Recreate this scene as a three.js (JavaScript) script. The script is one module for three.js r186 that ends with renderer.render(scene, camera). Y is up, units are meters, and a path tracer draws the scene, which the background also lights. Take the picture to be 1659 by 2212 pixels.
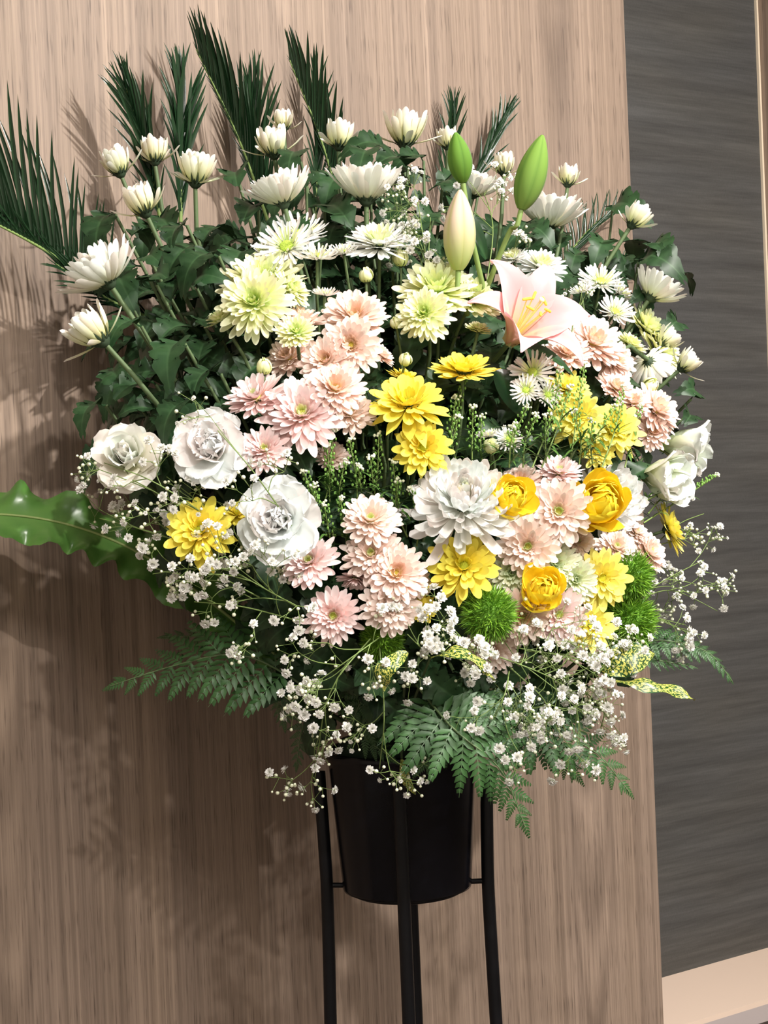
import * as THREE from 'three';
import { ImprovedNoise } from 'three/addons/math/ImprovedNoise.js';
import { RectAreaLightUniformsLib } from 'three/addons/lights/RectAreaLightUniformsLib.js';
import { mergeGeometries } from 'three/addons/utils/BufferGeometryUtils.js';

// ------------------------------------------------------------------ camera, light, exposure
const W = 1659, H = 2212, FOC = 3600, YAW = 35 * Math.PI / 180, PITCH = 0.017, ROLL = 0.042;
const V = (x, y, z) => new THREE.Vector3(x, y, z);
const POT = V(0, 0, 0.42);
const RIGHT = V(Math.cos(YAW), 0, Math.sin(YAW)), AHEAD = V(Math.sin(YAW), 0, -Math.cos(YAW)), UP = V(0, 1, 0);
const BACK = AHEAD.clone().negate();
const scene = new THREE.Scene();
const camera = new THREE.PerspectiveCamera(2 * Math.atan(H / 2 / FOC) * 180 / Math.PI, W / H, 0.05, 30);
const EYE = V(POT.x, 1.55, POT.z).addScaledVector(AHEAD, -2.8).addScaledVector(RIGHT, -0.012);
const fwd = AHEAD.clone().multiplyScalar(Math.cos(PITCH)).addScaledVector(UP, -Math.sin(PITCH));
const upl = UP.clone().multiplyScalar(Math.cos(PITCH)).addScaledVector(AHEAD, Math.sin(PITCH));
const camX = RIGHT.clone().multiplyScalar(Math.cos(ROLL)).addScaledVector(upl, -Math.sin(ROLL));
const camY = upl.clone().multiplyScalar(Math.cos(ROLL)).addScaledVector(RIGHT, Math.sin(ROLL));
camera.position.copy(EYE);
camera.quaternion.setFromRotationMatrix(new THREE.Matrix4().makeBasis(camX, camY, fwd.clone().negate()));
const renderer = new THREE.WebGLRenderer({ antialias: true });
renderer.toneMapping = THREE.LinearToneMapping;
renderer.toneMappingExposure = 1.0;
renderer.shadowMap.enabled = true;
// ceiling downlights: [x, z, candela, aim x, aim y, aim z]
const CEIL = 3.5;
const LAMPS = [
  [0.6, 2.3, 37, 0.0, 1.45, 0.2],
  [1.5, 3.6, 15, 0.0, 1.35, 0.2],
  [-1.3, 3.2, 16, -0.3, 1.3, 0.3],
];
// fill light panels added on the ceiling to soften shadows: [x, z, width, depth, nits]
const FILL_PANELS = [[-1.7, 3.6, 0.6, 1.2, 27], [0.1, 4.4, 1.2, 0.6, 27], [-0.4, 2.9, 0.6, 0.6, 24]];
RectAreaLightUniformsLib.init();

// ------------------------------------------------------------------ helpers
let seed = 12345;
function rnd() { seed = (seed + 0x6d2b79f5) | 0; let t = Math.imul(seed ^ (seed >>> 15), 1 | seed); t = (t + Math.imul(t ^ (t >>> 7), 61 | t)) ^ t; return ((t ^ (t >>> 14)) >>> 0) / 4294967296; }
const rr = (a, b) => a + (b - a) * rnd();
const rs = (a) => (rnd() * 2 - 1) * a;
const lerp = (a, b, t) => a + (b - a) * t;
const clamp = (x, a = 0, b = 1) => Math.min(b, Math.max(a, x));
const sstep = (a, b, x) => { const t = clamp((x - a) / (b - a)); return t * t * (3 - 2 * t); };
const deg = Math.PI / 180;
const lin = (h) => { const c = new THREE.Color(h); return [c.r, c.g, c.b]; };
const mix3 = (a, b, t) => [lerp(a[0], b[0], t), lerp(a[1], b[1], t), lerp(a[2], b[2], t)];
const noise = new ImprovedNoise();
const N2 = (x, y, z = 0.5) => noise.noise(x, y, z);
// a point of the room that lies on the sight line through a place in the photograph, at a distance measured along the optical axis
function at(px, py, d) {
  return EYE.clone().addScaledVector(fwd, d).addScaledVector(camX, (px - W / 2) / FOC * d).addScaledVector(camY, -(py - H / 2) / FOC * d);
}
const metres = (px, d) => px / FOC * d;
function rayDir(px, py) { return at(px, py, 1).sub(EYE); }
function onWallZ(px, py, z) { const r = rayDir(px, py); return EYE.clone().addScaledVector(r, (z - EYE.z) / r.z); }
// the bouquet's dome: an ellipsoid over the bucket
const DOME = { c: V(POT.x, 1.717, POT.z - 0.04), r: V(0.6, 0.47, 0.40), lean: 0.38 };
function domeDepth(px, py) {
  const r = rayDir(px, py), o = EYE.clone().sub(DOME.c);
  const q = V(r.x / DOME.r.x, r.y / DOME.r.y, (r.z + DOME.lean * r.y) / DOME.r.z), p = V(o.x / DOME.r.x, o.y / DOME.r.y, (o.z + DOME.lean * (o.y + 0.1)) / DOME.r.z);
  const solve = (k) => {
    const qq = V(q.x, q.y * k, q.z), pp = V(p.x, p.y * k, p.z), a = qq.dot(qq), b = qq.dot(pp), c = pp.dot(pp) - 1;
    return (-b - Math.sqrt(Math.max(0, b * b - a * c))) / a;
  };
  const d = solve(1); return EYE.y + r.y * d < DOME.c.y ? solve(0.72) : d;
}
const zDepth = (px, py, z) => (z - EYE.z) / rayDir(px, py).z;
const inView = (r, u, c) => RIGHT.clone().multiplyScalar(r).addScaledVector(UP, u).addScaledVector(BACK, c).normalize();
const taken = new Map();
function numbered(n) { const k = taken.get(n) || 0; taken.set(n, k + 1); return k ? n + '_' + String(k).padStart(3, '0') : n; }
function shadows(o) { o.castShadow = true; o.receiveShadow = true; return o; }
function mesh(name, geo, mat, parent) { const m = shadows(new THREE.Mesh(geo, mat)); m.name = name; parent.add(m); return m; }
function thing(name, label, category, group) {
  const o = new THREE.Group(); o.name = numbered(name); o.userData = { label, category }; if (group) o.userData.group = group; scene.add(o); return o;
}
function struct(name, geo, mat, label, parent = scene) {
  const m = mesh(name, geo, mat, parent); m.userData = { kind: 'structure', label }; if (parent === scene) m.userData.category = name.split('_')[0]; return m;
}
function box(x0, x1, y0, y1, z0, z1) { const g = new THREE.BoxGeometry(x1 - x0, y1 - y0, z1 - z0); g.translate((x0 + x1) / 2, (y0 + y1) / 2, (z0 + z1) / 2); return g; }
function basis(pos, zdir, yhint, s = 1) {
  const z = zdir.clone().normalize(); let x = yhint.clone().cross(z); if (x.lengthSq() < 1e-6) x = V(1, 0, 0).cross(z); x.normalize();
  const y = z.clone().cross(x);
  return new THREE.Matrix4().makeBasis(x, y, z).scale(V(s, s, s)).setPosition(pos);
}
function axisBasis(pos, ydir, spin, s = 1) {
  const q = new THREE.Quaternion().setFromUnitVectors(UP, ydir.clone().normalize()).multiply(new THREE.Quaternion().setFromAxisAngle(UP, spin));
  return new THREE.Matrix4().compose(pos, q, V(s, s, s));
}
function tube(pts, r0, r1, segs = 8, sides = 5) {
  const cur = pts.length > 2 ? new THREE.CatmullRomCurve3(pts) : new THREE.LineCurve3(pts[0], pts[1]);
  const g = new THREE.TubeGeometry(cur, segs, 1, sides, false), p = g.attributes.position, c = V();
  for (let i = 0; i <= segs; i++) {
    cur.getPointAt(i / segs, c); const r = lerp(r0, r1, i / segs);
    for (let j = 0; j <= sides; j++) { const k = i * (sides + 1) + j; p.setXYZ(k, c.x + (p.getX(k) - c.x) * r, c.y + (p.getY(k) - c.y) * r, c.z + (p.getZ(k) - c.z) * r); }
  }
  return g;
}
function plain(g) { for (const k of Object.keys(g.attributes)) if (k !== 'position' && k !== 'normal') g.deleteAttribute(k); return g.index ? g : g; }
function merge(list) { return mergeGeometries(list.map((g) => plain(g))); }
function mergeC(list) { return mergeGeometries(list.map((g) => { g.deleteAttribute('uv'); return g; })); }
// grid surface: f(u, v) -> [x, y, z], colour c(u, v) -> [r, g, b]; v from -1 to 1
function sheet(us, vs, f, col) {
  const pos = [], c = [], idx = [], uv = [];
  for (const u of us) for (const v of vs) { pos.push(...f(u, v)); uv.push(v * .5 + .5, u); if (col) c.push(...col(u, v)); }
  const m = vs.length;
  for (let i = 0; i < us.length - 1; i++) for (let j = 0; j < m - 1; j++) { const a = i * m + j, b = a + 1, d = a + m, e = d + 1; idx.push(a, d, b, b, d, e); }
  const g = new THREE.BufferGeometry();
  g.setAttribute('position', new THREE.Float32BufferAttribute(pos, 3));
  g.setAttribute('uv', new THREE.Float32BufferAttribute(uv, 2));
  if (col) g.setAttribute('color', new THREE.Float32BufferAttribute(c, 3));
  g.setIndex(idx); g.computeVertexNormals(); return g;
}
const steps = (n, a = 0, b = 1) => Array.from({ length: n + 1 }, (_, i) => lerp(a, b, i / n));
function data(w, h, f, srgb = true) {
  const d = new Uint8Array(w * h * 4);
  for (let j = 0; j < h; j++) for (let i = 0; i < w; i++) { const c = f(i / w, j / h), k = (j * w + i) * 4; for (let q = 0; q < 3; q++) d[k + q] = clamp(c[q], 0, 1) * 255; d[k + 3] = 255; }
  const t = new THREE.DataTexture(d, w, h); t.magFilter = THREE.LinearFilter; t.minFilter = THREE.LinearMipmapLinearFilter; t.generateMipmaps = true; t.anisotropy = 8;
  t.wrapS = t.wrapT = THREE.RepeatWrapping; if (srgb) t.colorSpace = THREE.SRGBColorSpace; t.needsUpdate = true; return t;
}
const std = (o) => new THREE.MeshStandardMaterial({ side: THREE.DoubleSide, ...o });
const phy = (o) => new THREE.MeshPhysicalMaterial({ side: THREE.DoubleSide, ...o });

// ------------------------------------------------------------------ the place
const RECESS = -0.3, LEDGE = 0.295;
const edgeX = onWallZ(1390, 1106, 0).x;                 // free edge of the timber panel
const cornerX = onWallZ(1642, 260, RECESS).x;           // far corner of the niche
const X0 = -3.2, X1 = 4.2, Z1 = 5.2;
const woodW = 1.75, woodH = 2.25;
const wood = (shift) => (u, v) => {
  const x = u * woodW + shift, y = v * woodH;
  let s = x + 0.012 * N2(x * 1.6, y * 0.5, 3) + 0.004 * N2(x * 6, y * 1.1, 7);
  let cath = 0, wsum = 0;
  for (const [xc, y0, k] of [[edgeX + 0.65 - 0.2 + shift, 0.2, 60], [0.12 + shift, 1.1, 70], [0.75 + shift, .4, 90]]) {
    const dx = x - xc - 0.03 * N2(y * 0.7, 2.2, xc), w = Math.exp(-(dx * dx) / 0.0052);
    cath += w * N2((y * 0.9 - dx * dx * k * 1.2) * 7 + 0.6 * N2(x * 14, y * 2), 0.3, xc); wsum += w;
  }
  const big = N2(s * 9, y * 0.18, 1) * 0.4 + N2(s * 30, y * 0.3, 2) * 0.45 + N2(s * 90, y * 0.5, 4) * 0.7;
  const fine = N2(s * 230, y * 1.2, 5) * 0.75 + N2(s * 520, y * 4, 6) * 0.6;
  let t = 0.5 + 0.34 * lerp(big, cath * 1.6 + big * 0.35, clamp(wsum)) + 0.26 * fine;
  const pore = N2(s * 430, y * 13, 8) + 0.5 * N2(s * 800, y * 30, 9);
  if (pore > 0.30) t -= 0.9 * (pore - 0.30);
  const hue = N2(s * 14, y * 0.4, 12) * 0.5 + 0.5;
  const lo = mix3([0.375, 0.318, 0.28], [0.385, 0.322, 0.272], hue), hi = mix3([0.69, 0.605, 0.54], [0.70, 0.61, 0.528], hue);
  return mix3(lo, hi, clamp(t));
};
const woodTex = data(2048, 2048, wood(0)); woodTex.wrapS = woodTex.wrapT = THREE.MirroredRepeatWrapping;
const M = {};
M.wood = std({ map: woodTex, roughness: 0.62, side: THREE.FrontSide });
M.paper = std({
  roughness: 0.8, side: THREE.FrontSide, map: data(1024, 2048, (u, v) => {
    const x = u * 1.2, y = v * 3.1;
    let t = 0.5 + 0.5 * N2(x * 1.2, y * 40, 1) + 0.3 * N2(x * 3, y * 110, 2) + 0.28 * N2(x * 9, y * 300, 3) + 0.2 * N2(x * 160, y * 420, 4) + .12 * N2(x * 400, y * 60, 5);
    const h = N2(x * 2.2, y * 9, 6) * 0.5 + 0.5;
    return mix3(mix3([0.215, 0.215, 0.215], [0.225, 0.215, 0.2], h), mix3([0.305, 0.305, 0.305], [0.315, 0.305, 0.285], h), clamp(t));
  })
});
M.cream = std({ color: new THREE.Color(0.74, 0.58, 0.47), roughness: 0.55 });
M.edge = std({ color: new THREE.Color(0.44, 0.38, 0.37), roughness: 0.6 });
M.plaster = std({ color: new THREE.Color(0.7, 0.66, 0.6), roughness: 0.9, side: THREE.FrontSide });
M.carpet = std({ roughness: 0.95, map: data(256, 256, (u, v) => { const t = 0.5 + 0.5 * N2(u * 60, v * 60) + .4 * N2(u * 9, v * 9); return mix3([0.26, 0.22, 0.2], [0.40, 0.35, 0.31], clamp(t)); }) });
M.carpet.map.repeat.set(6, 6);
M.trim = std({ color: new THREE.Color(0.75, 0.63, 0.48), roughness: 0.4 });

struct('floor', box(X0, X1, -0.1, 0, RECESS - 0.15, Z1), M.carpet, 'brown carpeted floor');
struct('ceiling', box(X0, X1, CEIL, CEIL + 0.12, RECESS - 0.15, Z1), M.plaster, 'off-white plaster ceiling');
struct('wall_side', box(X0 - 0.12, X0, 0, CEIL, RECESS - 0.15, Z1), M.plaster, 'plain plaster side wall');
struct('wall_opposite', box(X0, X1, 0, CEIL, Z1, Z1 + 0.12), M.plaster, 'plain plaster wall facing the flowers');
struct('wall_far', box(X1, X1 + 0.12, 0, CEIL, RECESS - 0.15, Z1), M.plaster, 'plain plaster wall beyond the niche');
{ // timber clad wall: one block, uv in metres on its face
  const panel = (x0, x1) => {
    const g = box(x0, x1, 0, CEIL, RECESS - 0.15, 0), p = g.attributes.position, n = g.attributes.normal, uv = g.attributes.uv;
    for (let i = 0; i < p.count; i++) uv.setXY(i, ((Math.abs(n.getX(i)) > .5 ? p.getZ(i) : p.getX(i)) + 0.65) / woodW, (p.getY(i) - 0.3) / woodH);
    return g;
  };
  const a = panel(X0, edgeX);
  struct('wall_timber', a, M.wood, 'taupe wood grain wall panel behind the flower stand');
  struct('wall_timber_return', panel(cornerX, X1), M.wood, 'narrow strip of wood panel closing the grey niche');
  const g = box(edgeX, cornerX, 0, CEIL, RECESS - 0.15, RECESS);
  struct('wall_niche', g, M.paper, 'dark grey textured wallpaper at the back of the niche');
  struct('trim_1', box(cornerX - 0.006, cornerX + 0.006, LEDGE, CEIL, RECESS, RECESS + 0.008), M.trim, 'thin pale corner strip where grey wallpaper meets wood');
  // ledge: cream top board, mauve nosing, dark plinth below
  const t = mesh('trim_2', box(edgeX, cornerX, LEDGE - 0.012, LEDGE, RECESS, -0.012), M.cream, scene); t.userData = { kind: 'structure', label: 'cream ledge top running along the foot of the niche', category: 'ledge' };
  const nose = mesh('ledge_nosing', box(edgeX, cornerX, LEDGE - 0.052, LEDGE - 0.012, -0.032, -0.012), M.edge, t); nose.userData.label = 'grey mauve front edge of the ledge';
  const kick = mesh('ledge_plinth', box(edgeX, cornerX, 0, LEDGE - 0.052, -0.27, -0.25), M.edge, t); kick.userData.label = 'recessed front below the ledge';
}
// ceiling downlights
const lampGlow = std({ color: 0xffffff, emissive: new THREE.Color(1, 0.93, 0.84), emissiveIntensity: 4 });
const fillGlow = std({ color: 0xffffff, emissive: new THREE.Color(1, 0.97, 0.93), emissiveIntensity: 1.5 });  // glowing face of the added fill panels
const lampRim = std({ color: 0xdddddd, roughness: 0.4 });
LAMPS.forEach(([x, z, cd, ax, ay, az], i) => {
  const l = thing('ceiling_downlight', ['round ceiling downlight above the flower stand', 'round ceiling downlight near the niche', 'round ceiling downlight out over the carpet'][i], 'light', 'ceiling downlights');
  l.position.set(x, CEIL, z);
  const rim = new THREE.LatheGeometry([[0.05, 0], [0.075, 0], [0.075, -0.012], [0.055, -0.012], [0.05, 0]].map(([a, b]) => new THREE.Vector2(a, b)), 32);
  mesh('rim', rim, lampRim, l);
  const disc = new THREE.CylinderGeometry(0.05, 0.05, 0.004, 32); disc.translate(0, -0.002, 0); mesh('lens', disc, lampGlow, l);
  const sp = new THREE.SpotLight(new THREE.Color(1, 0.955, 0.90), cd, 0, 62 * deg, 0.8, 2);
  sp.position.set(x, CEIL - 0.02, z); sp.target.position.set(ax, ay, az); sp.castShadow = true; sp.shadow.mapSize.set(2048, 2048); sp.shadow.radius = 1.6;
  scene.add(sp); scene.add(sp.target); sp.name = 'downlight_beam';
});

FILL_PANELS.forEach(([x, z, w, h, nits], i) => {  // added fill lights, out of view, brightening blooms and wall shadow
  const l = thing('added_fill_panel', ['added fill light panel along the plain side wall', 'added fill light panel near the opposite wall', 'added square fill light panel over the carpet'][i], 'light', 'added fill light panels');
  l.position.set(x, CEIL, z);
  mesh('frame', box(-w / 2 - 0.03, w / 2 + 0.03, -0.02, 0, -h / 2 - 0.03, h / 2 + 0.03), lampRim, l);
  mesh('diffuser', box(-w / 2, w / 2, -0.024, -0.016, -h / 2, h / 2), fillGlow, l);
  const r = new THREE.RectAreaLight(new THREE.Color(1, 0.97, 0.93), nits, w, h); r.position.set(x, CEIL - 0.03, z); r.lookAt(x, 0, z); r.name = 'fill_light'; scene.add(r);
});

// ------------------------------------------------------------------ bucket and stand
M.bucket = phy({ color: new THREE.Color(0.004, 0.004, 0.006), roughness: 0.2, specularIntensity: 0.4 });
M.iron = phy({ color: new THREE.Color(0.004, 0.004, 0.005), roughness: 0.4, specularIntensity: 0.45 });
const BY0 = 0.872, BY1 = 1.108, BR0 = 0.1085, BR1 = 0.1245;
const potC = (() => { const p = at(874, 1770, 2.8); return V(p.x, 0, p.z); })();
{
  const b = thing('flower_bucket', 'black plastic bucket tapering downward, holding the bouquet', 'bucket');
  b.position.set(potC.x, BY0, potC.z);
  const h = BY1 - BY0;
  const prof = [[0, 0.004], [BR0 - 0.006, 0.004], [BR0 - 0.006, 0], [BR0 - 0.001, 0], [BR0, 0.004], [BR1, h - 0.012], [BR1 + 0.004, h - 0.012], [BR1 + 0.005, h], [BR1 - 0.003, h], [BR0 - 0.003, 0.008], [0, 0.008]];
  mesh('body', new THREE.LatheGeometry(prof.map(([a, c]) => new THREE.Vector2(a, c)), 72), M.bucket, b);
  const s = thing('flower_stand', 'black metal stand with four tall tube legs around the bucket', 'stand');
  s.position.set(potC.x, 0, potC.z);
  // legs are set crosswise; the diagonal points at the photographer's side
  const turn = -3 * deg;
  for (let k = 0; k < 4; k++) {
    const dir = RIGHT.clone().applyAxisAngle(UP, turn + k * Math.PI / 2);
    const pt = (r, y) => dir.clone().multiplyScalar(r).setY(y);
    mesh('leg', tube([pt(0.162, 0.0), pt(0.150, 0.3), pt(0.140, 0.62), pt(0.1355, 0.86), pt(0.1355, 0.885), pt(0.138, 0.98), pt(0.141, 1.07)], 0.0108, 0.0108, 40, 12), M.iron, s);
    mesh('bracket', tube([pt(0.139, 0.878), pt(0.06, 0.8755)], 0.0045, 0.0045, 2, 8), M.iron, s);
    const foot = new THREE.CylinderGeometry(0.014, 0.015, 0.012, 14); foot.translate(...pt(0.162, 0.006).toArray()); mesh('foot', foot, M.iron, s);
  }
  const ring = new THREE.TorusGeometry(0.09, 0.004, 8, 60); ring.rotateX(Math.PI / 2); ring.translate(0, 0.8675, 0); mesh('ring', ring, M.iron, s);
  const foam = thing('floral_foam', 'dark green floral foam block inside the bucket', 'foam');
  foam.position.set(potC.x, 0.9, potC.z);
  const f = new THREE.LatheGeometry([[0, 0], [0.098, 0], [0.112, 0.19], [0.105, 0.222], [0.06, 0.235], [0, 0.237]].map(([a, c]) => new THREE.Vector2(a, c)), 32);
  mesh('block', f, std({ color: new THREE.Color(0.012, 0.028, 0.014), roughness: 1 }), foam);
}
const BIND = V(potC.x, 1.13, potC.z);

// ------------------------------------------------------------------ plant materials
M.petal = phy({ vertexColors: true, roughness: 0.8, transmission: 0.25, thickness: 0, specularIntensity: 0.5 });
M.leaf = phy({ vertexColors: true, roughness: 0.45, specularIntensity: 0.6, transmission: 0.08, thickness: 0 });
M.gloss = phy({ vertexColors: true, roughness: 0.26, transmission: 0.06, thickness: 0 });
M.fernleaf = phy({ vertexColors: true, roughness: 0.5, transmission: 0.12, thickness: 0 });
M.stem = std({ color: new THREE.Color(0.09, 0.14, 0.055), roughness: 0.6 });
M.stemPale = std({ color: new THREE.Color(0.19, 0.28, 0.075), roughness: 0.6 });
M.calyx = std({ color: new THREE.Color(0.03, 0.055, 0.025), roughness: 0.7 });

// ------------------------------------------------------------------ petals and blooms
const US = [0, 0.16, 0.34, 0.52, 0.68, 0.81, 0.91, 0.97, 1];
// a petal starts at the origin and runs out along +Z, its upper face looking +Y; e0 and e1 are its elevations at foot and tip
function petalGeo(o) {
  const { L, Wd, e0, e1, p = 1, cup = 0.3, tip = 'round', foot = 0.35, k = 0.7, cols, ruffle = 0, rf = 5, fine = 2, ridge = 0, ph = rnd() * 9, us = US, twist = 0, wide = 0.5, noseUp = 0 } = o;
  const c = cols.map((q) => q);
  const arc = [[0, 0]]; const n = 40;
  for (let i = 1; i <= n; i++) { const u = i / n, e = (e0 + (e1 - e0) * Math.pow(u, p) + noseUp * Math.pow(u, 5)) * deg; arc.push([arc[i - 1][0] + Math.cos(e) * L / n, arc[i - 1][1] + Math.sin(e) * L / n]); }
  const vs = steps(fine * 2, -1, 1);
  return sheet(us, vs, (u, v) => {
    const q = u * n, i = Math.min(n - 1, Math.floor(q)), t = q - i;
    const z = lerp(arc[i][0], arc[i + 1][0], t), y = lerp(arc[i][1], arc[i + 1][1], t);
    const e = (e0 + (e1 - e0) * Math.pow(u, p) + noseUp * Math.pow(u, 5)) * deg;
    let w = Wd / 2 * lerp(foot, 1, sstep(0, wide, u));
    if (u > k) { const s = (u - k) / (1 - k); w *= tip === 'round' ? Math.sqrt(Math.max(0.02, 1 - s * s)) : tip === 'flat' ? Math.sqrt(Math.max(0.15, 1 - s ** 4)) : Math.max(0.03, 1 - Math.pow(s, 1.25)); }
    let lift = cup * v * v * w * (1 - 0.3 * u) + ridge * Math.cos(v * 3.1) * w * 0.12;
    if (ruffle) lift += ruffle * Wd * Math.pow(u, 1.6) * (0.35 + 0.65 * v * v) * Math.sin(v * rf + ph + u * 2.0) + ruffle * 0.6 * Wd * u * u * Math.sin(v * rf * 2.3 + ph * 1.7);
    lift += twist * v * w * u;
    return [v * w, y + Math.cos(e) * lift, z - Math.sin(e) * lift];
  }, (u, v) => {
    const a = u < 0.5 ? mix3(c[0], c[1], u / 0.5) : mix3(c[1], c[2], (u - 0.5) / 0.5);
    return c[3] ? mix3(a, c[3], Math.pow(1 - Math.abs(v), 2) * (1 - u) * 0.8) : a;
  });
}
const COL = {
  white: [[0.80, 0.80, 0.46], [0.90, 0.89, 0.80], [0.92, 0.90, 0.86]],
  whiteYoung: [[0.55, 0.60, 0.20], [0.86, 0.85, 0.58], [0.92, 0.90, 0.84]],
  pure: [[0.91, 0.90, 0.80], [0.93, 0.92, 0.89], [0.94, 0.93, 0.92]],
  cream: [[0.56, 0.74, 0.20], [0.83, 0.87, 0.44], [0.90, 0.90, 0.66]],
  lime: [[0.45, 0.66, 0.12], [0.72, 0.83, 0.30], [0.84, 0.88, 0.50]],
  paleG: [[0.50, 0.66, 0.25], [0.74, 0.80, 0.52], [0.84, 0.87, 0.70]],
  pink: [[0.90, 0.69, 0.49], [0.91, 0.70, 0.61], [0.93, 0.79, 0.73]],
  pinkIn: [[0.87, 0.72, 0.28], [0.90, 0.66, 0.50], [0.92, 0.72, 0.62]],
  rosy: [[0.89, 0.67, 0.55], [0.90, 0.68, 0.655], [0.94, 0.80, 0.785]],
  blush: [[0.88, 0.74, 0.54], [0.90, 0.73, 0.64], [0.93, 0.80, 0.74]],
  yellow: [[0.80, 0.62, 0.04], [0.90, 0.75, 0.08], [0.93, 0.80, 0.13]],
  yellowIn: [[0.62, 0.60, 0.03], [0.86, 0.74, 0.06], [0.92, 0.79, 0.10]],
  lemon: [[0.82, 0.70, 0.08], [0.91, 0.82, 0.16], [0.93, 0.86, 0.24]],
  gold: [[0.92, 0.58, 0.01], [0.96, 0.71, 0.018], [0.97, 0.77, 0.04]],
  rose: [[0.76, 0.80, 0.56], [0.90, 0.90, 0.80], [0.93, 0.92, 0.88]],
  trump: [[0.40, 0.55, 0.12], [0.86, 0.89, 0.66], [0.94, 0.93, 0.91]],
  lisi: [[0.86, 0.88, 0.76], [0.93, 0.92, 0.90], [0.94, 0.93, 0.92]],
};
const tint = (cols, s) => cols.map((c) => c.map((x, i) => clamp(x * (1 + s * [1, -0.6, -0.8][i] * 0.5), 0, 0.96)));
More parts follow.
